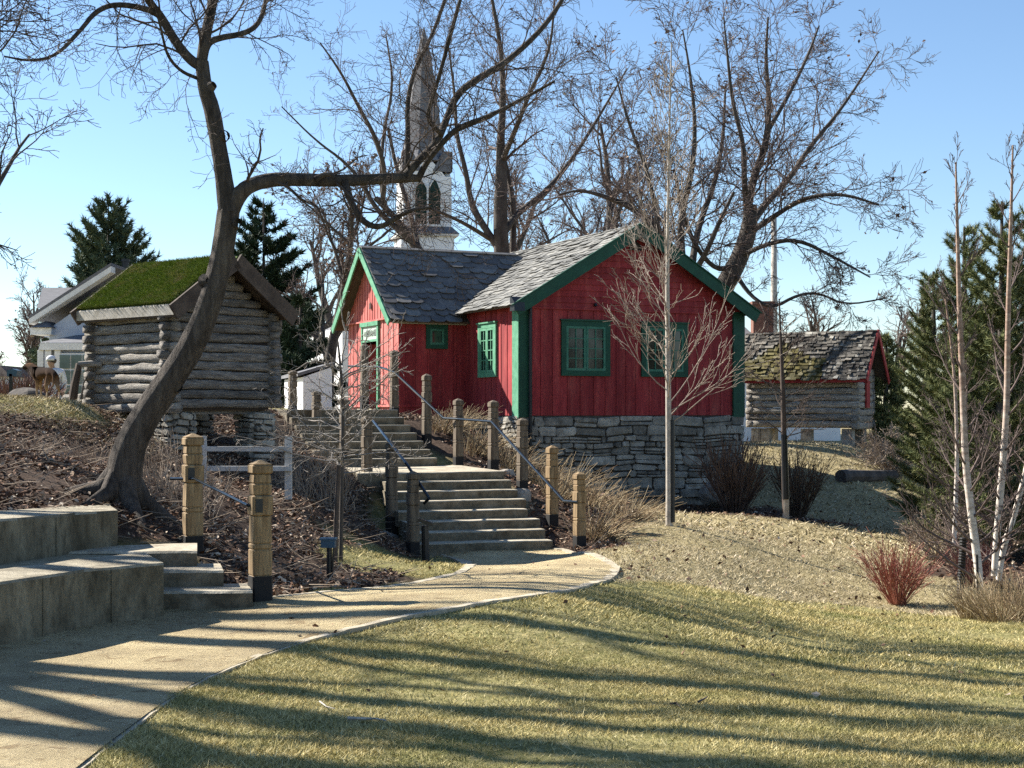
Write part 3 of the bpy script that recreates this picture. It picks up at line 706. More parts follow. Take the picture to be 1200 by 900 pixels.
# front
boards(wallb,A,fu,fn,W,zb,3.72,seed=1)
lapsiding(wallb,A,fu,fn,lambda z:((z-ze)/slope if z>ze else 0,W-(z-ze)/slope if z>ze else W),3.72,zp-.02,.13)
wallb.build('front_wall',m_red,rh)
mb=MB(); mb.box(A+UP*3.70+fn*.012,fu*W,fn*.028,UP*.035); mb.build('gable_rail',m_red,rh)
mb=MB(); boards(mb,A,su,sn,Ls,zb,ze+.05,seed=2); mb.build('side_wall',m_red,rh)
B=A+fu*W; Cc=A+su*Ls
mb=MB(); mb.box(B+UP*zb,su*Ls,-fu*.04,UP*(ze-zb)); mb.build('side_wall',m_red,rh)
mb=MB(); mb.prism([Cc+UP*zb,Cc+fu*W+UP*zb,Cc+fu*W+UP*ze,Cc+fu*W/2+UP*zp,Cc+UP*ze],-su*.04); mb.build('rear_wall',m_red,rh)
# roof slabs
ov=.22; fo=.28
sv=np.array([fu[0],fu[1],slope]); ln=np.linalg.norm(sv)
vl=(fu+UP*slope); vl/=np.linalg.norm(vl); vr=(-fu+UP*slope); vr/=np.linalg.norm(vr)
nl=np.cross(-su,vl); nl=nl if nl[2]>0 else -nl; nr=np.cross(su,vr); nr=nr if nr[2]>0 else -nr
Lv=(W/2+ov)*math.sqrt(1+slope**2)
OL=A-fu*ov-UP*slope*ov+UP*(ze+.06)+fn*fo
ORr=B+fu*ov-UP*slope*ov+UP*(ze+.06)+fn*fo
rf=MB(); rf.box(OL,su*(Ls+fo+.1),vl*Lv,nl*.05); rf.box(ORr,su*(Ls+fo+.1),vr*Lv,nr*.05)
ro=rf.build('roof',m_plank,rh)
mb=MB(); sg=lambda p,q:-.05*math.sin(min(max(p/(Ls+.4),0),1)*math.pi)*(q/Lv)
shingles(mb,OL+nl*.045-vl*.03,su,vl,nl,Ls+fo+.1,Lv+.02,.15,.23,0,.3,.011,seed=3,sag=None)
mb.build('slate_shingles',m_slate2,ro)
mb=MB(); shingles(mb,ORr+nr*.045-vr*.03,su,vr,nr,Ls+fo+.1,Lv,.24,.3,0,.3,.012,seed=4); mb.build('slate_shingles',m_slate2,ro)
RP=A+fu*W/2+UP*(zp+.06)+fn*fo
mb=MB(); mb.box(RP-fu*.10+UP*(.005),su*(Ls+fo+.1),(fu*.1+UP*slope*.1*.5),nl*.03); mb.box(RP-fu*.0+UP*(.055),su*(Ls+fo+.1),(fu*.11-UP*slope*.11*.6),nr*.03); mb.build('ridge_cap',m_slate2,ro)
# bargeboards (front verge)
mb=MB()
for (O_,v_,n_,e_) in ((OL,vl,nl,fu),(ORr,vr,nr,-fu)):
    mb.box(O_-n_*.19+fn*.002-v_*.02,v_*(Lv+.02),fn*.035,n_*.26)
bb=mb.build('bargeboard',m_green,rh)
mb=MB()
for (O_,v_,n_,e_) in ((OL,vl,nl,fu),(ORr,vr,nr,-fu)):
    mb.box(O_+n_*.055+fn*.002-v_*.05,v_*(Lv+.05),fn*.06,n_*.025)
mb.build('verge_trim',m_green,rh)
# corner boards
mb=MB(); 
mb.box(A+UP*(zb-.04)-fu*.035+fn*.004,fu*.30,fn*.05,UP*(ze-zb+.1)); mb.build('corner_board',m_green,rh)
mb=MB(); mb.box(A+UP*(zb-.04)+sn*.004+fn*.054,su*.30,sn*.034,UP*(ze-zb-.02)); c_=mb.build('corner_board',m_green_lit,rh); c_['label']='green corner board in the sunlit tone'
mb=MB(); mb.box(B+UP*(zb-.04)-fu*.27+fn*.004,fu*.30,fn*.05,UP*(ze-zb+.02)); mb.build('corner_board',m_green,rh)
# downspout and lantern
mb=MB(); q=A+fu*.21+fn*.12; mb.tube([q+UP*(zb-1.3),q+UP*3.7,q+UP*3.80+fn*.03,q+UP*3.95+fn*.13],[.038]*4,8); mb.build('downspout',m_black,rh)
mb=MB(); q=A-fu*.14+sn*.12+fn*.12; 
pr=[q+UP*3.62,q+UP*3.62+fn*.22,q+UP*3.80+fn*.20,q+UP*3.92+fn*.05,q+UP*3.92]; mb.prism(pr,fu*.24); mb.build('roof_floodlight',m_black,rh)
# windows front & side
for (a,b) in ((.973,2.14),(2.91,4.08)): window(rh,A,fu,fn,a,b,2.31,3.47)
window(rh,A,su,sn,1.05,1.99,2.30,3.46,2,4,.10,m_green_lit)
# small gable vent + lamp
mb=MB(); q=A+fu*(W/2)+fn*.03; mb.prism([q+fu*-.17+UP*5.02,q+fu*.17+UP*5.02,q+fu*.10+UP*5.16,q+UP*5.22,q+fu*-.10+UP*5.16],fn*.012); mb.build('gable_vent',m_dark,rh)
mb=MB(); mb.lathe(A+fu*1.78+fn*.05+UP*3.78,[(.02,0),(.045,.02),(.03,.07)],8); mb.build('wall_lamp',m_black,rh)
# foundation
mb=MB(); mb.box(A+UP*-1.0-fn*.02+fu*.02,fu*(W-.04),-fn*.3,UP*(zb+1.0)); mb.box(A+UP*-1.0-sn*.02+su*.02,su*(Ls-.1),-sn*.3,UP*(zb+1.0)); 
fo_=mb.build('foundation',m_mort,rh)
stonewall('foundation_stones',m_stone,fo_,A-fu*.03,fu,fn,W+.06,-.75,zb-.02,seed=5)
stonewall('foundation_stones',m_stone,fo_,A+fn*.03,su,sn,2.9,-.2,zb-.02,seed=6)
# annex
J=A+su*2.79; T=1.59; U=3.4
tu=-fu  # outwards along annex
K=J+sn*0+(-fu)*T  # near-left corner
za=3.66; zap=5.2
mb=MB(); boards(mb,J,-fu,fn,T,1.44,za,seed=8); mb.build('annex_side_wall',m_red,rh)
mb=MB(); mb.box(K-(-fu)*0+UP*1.66+fn*.014,fu*T,fn*.02,UP*.05); mb.build('sill_board',m_red,rh)
an=(zap-za)/(U/2)
# gable wall with door
du0,du1=1.2,2.35; dz0,dz1=1.6,3.62
mb=MB(); gn=-fu
boards(mb,K,su,gn,U,1.40,za-.02,openings=[(du0,du1,1.40,9)],seed=9)
mb.box(K+su*du0+UP*1.40-gn*.03,su*(du1-du0),gn*.02,UP*.2)
mb.build('entrance_wall',m_red_lit,rh)
mb=MB(); boards(mb,K+gn*.02,su,gn,U,za-.02,lambda s:za+.04+an*min(s,U-s),seed=10,bw=(.1,.16)); mb.build('entrance_gable',m_red_lit,rh)
mb=MB(); mb.box(K+UP*(za-.04)+gn*.02,su*U,gn*.05,UP*.035); mb.box(K+UP*1.66+gn*.014,su*du0,gn*.04,UP*.05); mb.box(K+su*du1+UP*1.66+gn*.014,su*(U-du1),gn*.04,UP*.05); mb.build('wall_rail',m_red_lit,rh)
mb=MB(); q=K+su*(U/2)+gn*.05+UP*(za+.25); mb.prism([q-su*.06,q+su*.06,q+su*.05+UP*.12,q+UP*.17,q-su*.05+UP*.12],gn*.01); mb.build('gable_vent',m_dark,rh)
# rear gable side + back
mb=MB(); D2=K+su*U; mb.box(D2+UP*1.4,fu*T,-su*.04,UP*(za-1.4)); mb.build('annex_side_wall',m_red,rh)
# door frame
mb=MB()
for s in (du0,du1-.09): mb.box(K+su*s+UP*1.58,su*.09,gn*.05,UP*(3.52-1.58))
mb.box(K+su*(du0-.03)+UP*3.52,su*(du1-du0+.06),gn*.07,UP*.10); mb.box(K+su*(du0+.09)+UP*3.16,su*(du1-du0-.18),gn*.045,UP*.05)
df=mb.build('door_frame',m_green_lit,rh)
mb=MB(); mb.box(K+su*(du0+.09)+UP*3.21,su*(du1-du0-.18),gn*.03,UP*.31); sgn=mb.build('transom_sign',M('sign_panel',[(.34,.42,.36),(.48,.55,.48)],6,.8,.1),df)
mb=MB(); r_=np.random.default_rng(3); s=du0+.17
while s<du1-.2:
    h=r_.choice([.12,.14,.15]); mb.box(K+su*s+UP*3.285+gn*.031,su*.018,gn*.006,UP*h); 
    if r_.random()<.5: mb.box(K+su*(s+.018)+UP*(3.285+r_.choice([0.,.06,.11]))+gn*.031,su*.03,gn*.006,UP*.018)
    s+=.055+.015*r_.random()
mb.build('sign_lettering',M('sign_ink',[(.05,.07,.06)],6,.8,0),sgn)
mb=MB(); mb.box(K+su*(du0+.05)+UP*1.585-gn*.03,su*(du1-du0-.1),gn*.2,UP*.035); mb.build('doorstep',m_step,df)
# red door leaf opened inwards
mb=MB(); dv=(-gn*.75+su*-.45); dv/=np.linalg.norm(dv); mb.box(K+su*(du1-.1)-gn*.04+UP*1.62,dv*.55,np.cross(UP,dv)*.04,UP*1.5); mb.build('door',m_red,rh)
mb=MB(); mb.box(K+su*.06-gn*.06+UP*1.57,su*(U-.12),-gn*T,UP*.02); mb.build('annex_floor',m_dark,rh)
mb=MB(); mb.box(J+UP*1.57+su*.05-fu*.06,su*(U-.1),-fu*.02,UP*2.1); mb.build('inner_wall',m_dark,rh)
window(rh,J,-fu,fn,.437,.949,2.95,3.48,1,1,.085,m_green)
# annex roof
ao=.25; go_=.30
vA=(su+UP*an); vA/=np.linalg.norm(vA); vB=(-su+UP*an); vB/=np.linalg.norm(vB)
OA=K+gn*go_-su*ao-UP*an*ao+UP*(za+.07); OB=K+su*(U+ao)+gn*go_-UP*an*ao+UP*(za+.07)
LvA=(U/2+ao)*math.sqrt(1+an**2)
nA=np.cross(fu,vA); nA=nA if nA[2]>0 else -nA; nB=np.cross(fu,vB); nB=nB if nB[2]>0 else -nB
Lann=T+go_+2.6
mb=MB(); mb.box(OA,fu*Lann,vA*LvA,nA*.04); mb.box(OB,fu*Lann,vB*LvA,nB*.04); ar=mb.build('annex_roof',m_plank,rh)
def under_main(p,q):
    X_=OA+nA*.1+fu*p+vA*q; s=np.dot(X_-A,fu); return X_[2] > ze+.05+slope*s-.02 if s>-.3 else True
mb=MB(); shingles(mb,OA+nA*.04-vA*.04,fu,vA,nA,Lann,LvA,.205,.33,1,.22,.016,seed=12,keep=under_main); mb.build('scalloped_slates',m_slate,ar)
def under_mainB(p,q):
    X_=OB+nB*.1+fu*p+vB*q; s=np.dot(X_-A,fu); return X_[2] > ze+.05+slope*s-.02 if s>-.3 else True
mb=MB(); shingles(mb,OB+nB*.04-vB*.04,fu,vB,nB,Lann,LvA,.205,.33,1,.22,.016,seed=13,keep=under_mainB); mb.build('scalloped_slates',m_slate,ar)
RA=K+su*U/2+gn*go_+UP*(zap+.07)
mb=MB(); mb.box(RA-su*.10+UP*.015,fu*(Lann-.55),su*.1+UP*an*.1*.55,nA*.035); mb.box(RA+UP*.075,fu*(Lann-.55),su*.1-UP*an*.1*.55,nB*.035); mb.build('ridge_cap',m_slate,ar)
mb=MB()
for O_,v_,n_ in ((OA,vA,nA),(OB,vB,nB)): mb.box(O_-n_*.10+gn*.002,v_*LvA,gn*.035,n_*.16)
mb.build('annex_bargeboard',m_green_lit,rh)
mb=MB(); mb.box(OA+UP*-.02+su*.12-gn*.1,fu*(T+.35),su*.02,UP*.08); mb.build('annex_fascia',m_plankg,rh)

# ------------------------------------------------------------------ log storehouse with sod roof
def logwall(name,m,parent,O,u,L,z0,z1,n,r,ext,off=0,seed=0,cut=None,depth=None):
    rr=np.random.default_rng(seed); mb=MB(); h=(z1-z0)/n
    side=np.array([-u[1],u[0],0])
    for i in range(n):
        z=z0+h*(i+.5)+off; 
        a,b=-ext*rr.uniform(.8,1.15),L+ext*rr.uniform(.8,1.15)
        if cut: 
            q=cut(z); 
            if q is None: continue
            a,b=max(a,q[0]),min(b,q[1])
            if b-a<.15: continue
        k=9; s=np.linspace(a,b,k); p=np.array([O+u*t+UP*z+UP*rr.normal()*.006+side*rr.normal()*.006 for t in s])
        V,Fq,_=tube_np(p,np.ones(k),10); V=V.reshape(k,10,3)
        hh=h*.485; W_=r; lr=1+.07*rr.normal(size=(k,10))+.03*rr.normal(size=(1,10)); tp=1+.08*(np.linspace(-1,1,k)*rr.choice([-1,1]))
        for j in range(k):
            d=V[j]-p[j]; dz=np.sign(d[:,2:3])*np.abs(d[:,2:3])**.7*hh; q_=(d@side)[:,None]; ds=np.sign(q_)*np.abs(q_)**.55*side*W_
            V[j]=p[j]+(ds+np.c_[np.zeros((10,2)),dz])*lr[j][:,None]*tp[j]
        V=V.reshape(-1,3); mb.addnp(V,Fq); n0=mb.n
        mb.f.setdefault(10,[]).append([n0-k*10+q for q in range(10)][::-1]); mb.f[10].append([n0-10+q for q in range(10)])
    return mb.build(name,m,parent,smooth=True)
S0=np.array([(200-600)/F*21,21.,0]); g=np.array([.64,.768,0]); l=np.array([-.768,.64,0]); gnm=np.array([.768,-.64,0]); lnm=np.array([-.64,-.768,0])
GW=1.87; LW=1.86; z0=1.62; z1=3.02
sh=thing('log_storehouse',(S0[0]-.1,21.4,.8),'small weathered log storehouse with green sod roof raised on stone piers','log storehouse')
gw=logwall('log_wall',m_log,sh,S0,g,GW,z0,z1,10,.075,.17,0,1)
lw=logwall('log_wall',m_logp,sh,S0,l,LW,z0-.07,z1+.0,10,.075,.17,.0,2)
logwall('log_wall',m_log,sh,S0+g*GW,l,LW,z0,z1,10,.075,.17,.07,3)
logwall('log_wall',m_log,sh,S0+l*LW,g,GW,z0,z1,10,.075,.17,.0,4)
sp=.72; rz_=z1+sp*(GW/2+.0)
logwall('gable_logs',m_log,sh,S0,g,GW,z1,rz_+.05,6,.075,.0,0,5,cut=lambda z:((z-z1)/sp,GW-(z-z1)/sp))
logwall('gable_logs',m_log,sh,S0+l*LW,g,GW,z1,rz_+.05,6,.075,.0,0,6,cut=lambda z:((z-z1)/sp,GW-(z-z1)/sp))
mb=MB(); mb.prism([S0+g*.03+UP*1.6,S0+g*(GW-.03)+UP*1.6,S0+g*(GW-.03)+UP*z1,S0+g*GW/2+UP*(rz_-.05),S0+g*.03+UP*z1],l*LW); mb.build('dark_backing',m_dark,sh)  # dark solid added inside the logs so the gaps stay dark
mb=MB(); mb.box(S0+g*.05+l*.05+UP*1.58,g*(GW-.1),l*(LW-.1),UP*.06); mb.build('floor',m_plank,sh)
eo=.15; vo=.32
vg=(g+UP*sp); vg/=np.linalg.norm(vg); vh=(-g+UP*sp); vh/=np.linalg.norm(vh); ng=np.cross(vg,l); ng=ng if ng[2]>0 else -ng; nh=np.cross(vh,l); nh=nh if nh[2]>0 else -nh
LG=(GW/2+eo)*math.sqrt(1+sp*sp)
O1=S0-g*eo-UP*sp*eo-l*vo+UP*(z1+.07); O2=S0+g*(GW+eo)-UP*sp*eo-l*vo+UP*(z1+.07)
LR=LW+2*vo-.1
mb=MB(); mb.box(O1,l*LR,vg*LG,ng*.04); mb.box(O2,l*LR,vh*LG,nh*.04); rb=mb.build('roof_boards',m_plank,sh)
mb=MB(); mb.box(O1+ng*.045+l*.07+vg*.1,l*(LR-.1),vg*(LG-.1),ng*.11); mb.box(O2+nh*.045+l*.07+vh*.06,l*(LR-.1),vh*(LG-.06),nh*.11); sod=mb.build('sod',M('sod_soil',[(.04,.06,.012),(.09,.14,.02)],20,.95,.5),sh)
n=26000; a=rng.random(n)*(LR-.08)+.06; b_=rng.random(n)*(LG-.05)+.06
bp=O1+ng*.15+l*a[:,None]+vg*b_[:,None]; hgt=.045*(.5+rng.random(n)); an_=rng.random(n)*6.28
T3=bp+ng*hgt[:,None]+(l*np.cos(an_)[:,None]+vg*(np.sin(an_)-.6)[:,None])*(hgt*.7)[:,None]; s_=(l*np.cos(an_*3)[:,None]+vg*np.sin(an_*3)[:,None])*.006
V=np.stack([bp-s_,bp+s_,T3],1).reshape(-1,3)-ORG[sod.name]; tu_=link('turf_blades',mesh_np('turf_blades',V,np.arange(3*n).reshape(-1,3)),m_sod,sod); tu_['kind']='stuff'
mb=MB(); mb.box(O1+ng*.0-vg*.05-l*.0,l*(LR+.02),vg*.035,UP*.14); mb.build('eave_board',m_plankg,sh)
mb=MB(); 
for O_,v_,n_ in ((O1,vg,ng),(O2,vh,nh)): mb.box(O_-n_*.08-v_*.05-l*.045,v_*(LG+.07),l*.04,n_*.24)
mb.build('verge_board',m_plank,sh)
mb=MB(); 
for O_,v_,n_ in ((O1,vg,ng),(O2,vh,nh)): mb.box(O_-n_*.08-v_*.05+l*(LR+.005),v_*(LG+.07),l*.04,n_*.24)
mb.build('verge_board',m_plank,sh)
mb=MB(); mb.tube([S0+l*LW*.55+g*GW*.30+UP*3.6,S0+l*LW*.55+g*GW*.3+UP*3.62],[.03,.03],6)
# birch-bark edge drips
mb=MB(); r_=np.random.default_rng(2)
for i in range(26): 
    t=LR*i/26; mb.box(O1-vg*.02+l*t-UP*.05,l*(LR/26*.9),vg*.02,UP*(.05+.0)+UP*.0+vg*-.01); 
mb.build('bark_edging',m_plank,sh)
# piers
for s,t,w,zt in ((.0,.0,.42,0),(GW-.35,.0,.42,0),(.0,LW-.35,.42,0),(GW-.35,LW-.35,.42,0)):
    q=S0+g*s+l*t+gnm*.02; 
    mb=MB(); mb.box(q+UP*.1+g*.03+l*.03,g*(w-.06),l*(w-.06),UP*1.43); pr=mb.build('stone_pier',m_mort,sh)
    zz=gz(q[0],q[1])-.3
    stonewall('pier_stones',m_stone,pr,q,g,gnm,w,max(zz,.2),1.53,.08,.15,seed=int(20+s*10+t*10),wmul=(2,4))
    stonewall('pier_stones',m_stone,pr,q+l*w,-l,lnm,w,max(zz,.2),1.53,.08,.15,seed=int(40+s*10+t*10),wmul=(2,4))
    stonewall('pier_stones',m_stone,pr,q+g*w,l,-lnm,w,max(zz,.2),1.53,.08,.15,seed=int(70+s*10+t*10),wmul=(2,4))
mb=MB()
for t in (.1,LW-.2): mb.box(S0+l*t+UP*1.53-g*.1,g*(GW+.2),l*.12,UP*.06)
mb.build('sill_beam',m_log,sh)

# ------------------------------------------------------------------ right log cabin
CB=P(1002,505,41.); CB[2]=0
cu=np.array([-.88,.475,0]); cg=np.array([.475,.88,0]); cn=np.array([-.475,-.88,0]); cgn=np.array([.88,-.475,0])
m_log_far=m_logp
lc=thing('log_cabin',(CB[0],CB[1],.7),'low log cabin with mossy shake roof and red gable on short piers, far right','log cabin')
cz0,cz1=1.10,2.78; CL=3.08; CW=1.75
logwall('log_wall',m_logp,lc,CB,cu,CL,cz0,cz1,9,.09,.12,0,11)
logwall('log_wall',m_logp,lc,CB,cg,CW,cz0-.06,cz1,9,.09,.10,.0,12)
logwall('log_wall',m_log,lc,CB+cg*CW,cu,CL,cz0,cz1,9,.09,.1,0,13)
logwall('log_wall',m_log,lc,CB+cu*CL,cg,CW,cz0,cz1,9,.09,.1,.0,14)
mb=MB(); mb.box(CB+UP*(cz0-.02)+cu*.05+cg*.05,cu*(CL-.1),cg*(CW-.1),UP*.05); mb.build('floor',m_plank,lc)
cs=1.15; cp=cz1+cs*CW/2
mb=MB(); mb.prism([CB+UP*cz1,CB+cg*CW+UP*cz1,CB+cg*CW/2+UP*cp],-cgn*.06); mb.prism([CB+cu*CL+UP*cz1,CB+cu*CL+cg*CW+UP*cz1,CB+cu*CL+cg*CW/2+UP*cp],cgn*.06); mb.build('red_gable',m_red,lc)
ceo=.35; cvo=.42
va=(cg+UP*cs); va/=np.linalg.norm(va); vb=(-cg+UP*cs); vb/=np.linalg.norm(vb); na=np.cross(cu,va); na=na if na[2]>0 else -na; nb=np.cross(cu,vb); nb=nb if nb[2]>0 else -nb
LC=(CW/2+ceo)*math.sqrt(1+cs*cs); Q1=CB-cg*ceo-UP*cs*ceo-cu*cvo+UP*(cz1+.06); Q2=CB+cg*(CW+ceo)-UP*cs*ceo-cu*cvo+UP*(cz1+.06)
mb=MB(); mb.box(Q1,cu*(CL+2*cvo),va*LC,na*.04); mb.box(Q2,cu*(CL+2*cvo),vb*LC,nb*.04); cr=mb.build('roof',m_plank,lc)
mb=MB(); shingles(mb,Q1+na*.045-va*.05,cu,va,na,CL+2*cvo,LC,.14,.13,0,.4,.02,seed=20,keep=lambda p,q:not(p>1.3 and q<LC*.55+.3*math.sin(p*3))); mb.build('shakes',m_shake,cr)
mb=MB(); shingles(mb,Q1+na*.045-va*.05,cu,va,na,CL+2*cvo,LC,.14,.13,0,.4,.02,seed=20,keep=lambda p,q:(p>1.3 and q<LC*.55+.3*math.sin(p*3))); o=mb.build('mossy_shakes',m_moss,cr); o['label']='moss covered shakes'
mb=MB(); shingles(mb,Q2+nb*.045-vb*.05,cu,vb,nb,CL+2*cvo,LC,.14,.2,0,.3,.02,seed=21); mb.build('shakes',m_shake,cr)
mb=MB(); mb.box(Q1-va*.06+UP*-.03,cu*(CL+2*cvo),va*.03,UP*.12); mb.build('red_fascia',m_red,lc)
mb=MB()
for O_,v_,n_ in ((Q1,va,na),(Q2,vb,nb)): mb.box(O_-n_*.08-v_*.06-cu*.035,v_*(LC+.06),cu*.035,n_*.16)
mb.build('bargeboard',m_red,lc)
mb=MB(); mb.box(CB+cg*.75+UP*1.65+cgn*.09,cg*.36,cgn*.05,UP*.78); mb.build('shutter',m_red,lc)
for s,t in ((.1,.05),(CL*.42,.05),(CL*.82,.05),(CL-.3,.05),(.1,CW-.4),(CL-.3,CW-.4)):
    q=CB+cu*s+cg*t; mb=MB(); mb.box(q+UP*.2,cu*.3,cg*.3,UP*(cz0-.25)); mb.build('stone_pier',m_boulder,lc)

# ------------------------------------------------------------------ white cottage behind cabin
wc=thing('white_cottage',P(880,500,52),'white cottage with grey roof and brick chimney mostly hidden behind the red house','house')
q=P(700,520,50); q[2]=0; e=P(985,520,52); e[2]=0; du=e-q; L_=np.linalg.norm(du); du/=L_; dn=np.array([-du[1],du[0],0])
zt_=EYE+(480-402)/F*50
mb=MB(); mb.box(q+UP*0.2,du*L_,dn*6,UP*(zt_-.2)); mb.build('wall',m_clap,wc)
zq=EYE+(480-372)/F*52
mb=MB(); mb.prism([q-du*.3-dn*.3+UP*(zt_-.05),q-du*.3+dn*3+UP*(zq+.3),q-du*.3+dn*6.3+UP*(zt_-.05)],du*(L_*.70)); rc=mb.build('roof',m_roofg,wc)
cc=P(893,372,52.2); mb=MB(); mb.cbox(cc+UP*-.1,.72,.6,1.3); mb.cbox(cc+UP*.50,.82,.7,.12); mb.build('chimney',m_brick,rc)
up_=P(907,480,60); pole=MB(); zg=.6; pole.tube([[up_[0],60,zg],[up_[0],60,EYE+(480-252)/F*60]],[.17,.11],10); o=pole.build('utility_pole',m_pale,smooth=True); tag(o,'bare wooden utility pole rising behind the log cabin','utility pole')

# ------------------------------------------------------------------ church
cD=75.; sc_=cD/F
ch=thing('church',P(500,300,cD),'white church with louvred belfry and tall grey shingled spire behind the trees','church')
pc=lambda px,py,D=cD:P(px,py,D)
k1=P(470,480,cD)[:2]; ang=R(-14)
tu1=np.array([math.cos(ang),-math.sin(ang)*-1,0]); tu1=np.array([math.cos(R(12)),math.sin(R(12)),0]); tn1=np.array([math.sin(R(12)),-math.cos(R(12)),0]); tb=-tn1
TW=(532-470)*sc_*1.02; k0=np.array([k1[0],k1[1],0])
zz=lambda py:EYE+(480-py)*sc_
mb=MB(); mb.box(k0+UP*1.,tu1*TW,tb*TW,UP*(zz(272)-1)); mb.build('lower_tower',m_clap,ch)
ins=.12; k2=k0+tu1*ins+tb*ins; W2=TW-2*ins
mb=MB(); mb.box(k2+UP*zz(274),tu1*W2,tb*W2,UP*(zz(205)-zz(274))); bt=mb.build('belfry',m_clap,ch)
# skirt roof
def frust(mb,c0,w0,z0,w1,z1,o=None):
    cc=k0+tu1*TW/2+tb*TW/2
    V=[]
    for w,z in ((w0,z0),(w1,z1)):
        for a,b in ((-1,-1),(1,-1),(1,1),(-1,1)): V.append(cc+tu1*a*w/2+tb*b*w/2+UP*z)
    mb.add(V,[(3,2,1,0),(4,5,6,7)]+[(i,(i+1)%4,(i+1)%4+4,i+4) for i in range(4)])
mb=MB(); frust(mb,0,TW+.5,zz(273),W2+.02,zz(264)); mb.build('skirt_roof',m_roofg,ch)
mb=MB(); frust(mb,0,TW+.4,zz(275.5),TW+.45,zz(273.2)); mb.build('cornice',m_white,ch)
# gables (4) and corner roofs
cen=k0+tu1*TW/2+tb*TW/2; hw=W2/2; zg0,zg1=zz(212),zz(181)
mb=MB()
for d,s in ((tu1,tb),(-tu1,-tb),(tb,-tu1),(-tb,tu1)):
    mb.prism([cen+d*(hw+.01)+s*-hw*.98+UP*zg0,cen+d*(hw+.01)+s*hw*.98+UP*zg0,cen+d*(hw+.01)+UP*zg1],-d*.25)
mb.build('belfry_gable',m_clap,bt)
mb=MB()
for a in (-1,1):
    for b in (-1,1):
        c=cen+tu1*a*(hw+.04)+tb*b*(hw+.04); 
        mb.prism([c+UP*zz(199),c-tu1*a*hw*.82+UP*zz(199),c-tu1*a*.5+UP*zz(175),c+UP*zz(175)],-tb*b*.08)
        mb.prism([c+UP*zz(199),c-tb*b*hw*.82+UP*zz(199),c-tb*b*.5+UP*zz(175),c+UP*zz(175)],-tu1*a*.081)
mb.build('corner_roof',m_roofg,ch)
mb=MB(); mb.lathe(cen+UP*0,[(1.45,zz(186)),(1.13,zz(173)),(.92,zz(140)),(.68,zz(100)),(.42,zz(60)),(.2,zz(36)),(.02,zz(22))],8,rz=R(12)); mb.build('spire',m_roofg,ch)
m_greend=M('dark_green_louvre',[(.006,.022,.016),(.014,.04,.03)],4,.7,0)
for i,dx in enumerate((-.36,.36)):
    c=cen+(-tb)*(hw+.02)+tu1*dx*1.0
    w=.30; z0_=zz(261); z1_=zz(224)
    arc=[(w,z1_)]+[(w*math.cos(t)*1.0,z1_+.62*math.sin(t)) for t in np.linspace(.3,math.pi/2-.05,4)]+[(0,z1_+.66)]+[(-w*math.cos(t),z1_+.62*math.sin(t)) for t in np.linspace(math.pi/2-.05,.3,4)]+[(-w,z1_)]
    poly=[c+tu1*a+UP*b for a,b in [(-w,z0_),(w,z0_)]+arc]
    mb=MB(); mb.prism(poly,-tb*.05); lo=mb.build('louvre_window',m_greend,bt)
    mb=MB(); zz_=z0_+.1
    while zz_<z1_+.2: mb.box(c+tu1*(-w*.85)+UP*zz_-tb*.05,tu1*w*1.7,-tb*.05,UP*.05); zz_+=.16
    mb.build('louvre_slat',m_greend,lo)
mb=MB(); c=cen+(-tb)*(hw+.0); 
mb.box(c-tu1*.05+UP*zz(262),tu1*.1,-tb*.09,UP*(zz(216)-zz(262))); mb.box(c-tu1*.8+UP*(zz(262)-.1),tu1*1.6,-tb*.1,UP*.1)
for sgn_ in (-1,1): mb.tube([c-tb*.06+tu1*sgn_*.70*f+UP*z for f,z in ((1,zz(262)),(1,zz(224)),(.8,zz(214)),(.5,zz(208)),(.05,zz(219)))],[.05]*5,4)
mb.build('window_tracery',m_white,bt)
# nave: white wall left of annex
nv=MB(); a=P(401,480,66); a[2]=0; nv.box(a+UP*.8,np.array([3.6,1.2,0]),np.array([-2.4,7,0]),UP*(EYE+(480-383)/F*66-.8)); nv.build('nave_wall',m_clap,ch)
nr_=MB(); zt2=EYE+(480-385)/F*66; nr_.prism([a+UP*zt2,a+np.array([3.6,1.2,0])+UP*zt2,a+np.array([1.8,.6,0])+UP*(zt2+.9)],np.array([-2.4,7,0])); nr_.build('nave_roof',m_roofg,ch)
# low white shed
sd=thing('white_shed',P(372,478,45),'low white shed with sloping roof behind the top of the stairs','shed')
a=P(355,480,45);a[2]=0; b=P(389,480,46.5);b[2]=0
mb=MB(); mb.prism([a+UP*.9,b+UP*.9,b+UP*(EYE+(480-430)/F*46.5),a+UP*(EYE+(480-442)/F*45)],np.array([-1.2,4,0])); mb.build('wall',m_clap,sd)
mb=MB(); za_=EYE+(480-441)/F*45; zb_=EYE+(480-428)/F*46.5; mb.prism([a+UP*za_+np.array([-.15,-.1,0]),b+UP*zb_+np.array([.1,-.1,0]),b+UP*(zb_+.1)+np.array([.1,-.1,0]),a+UP*(za_+.1)+np.array([-.15,-.1,0])],np.array([-1.2,4.2,0])); mb.build('roof',m_roofg,sd)

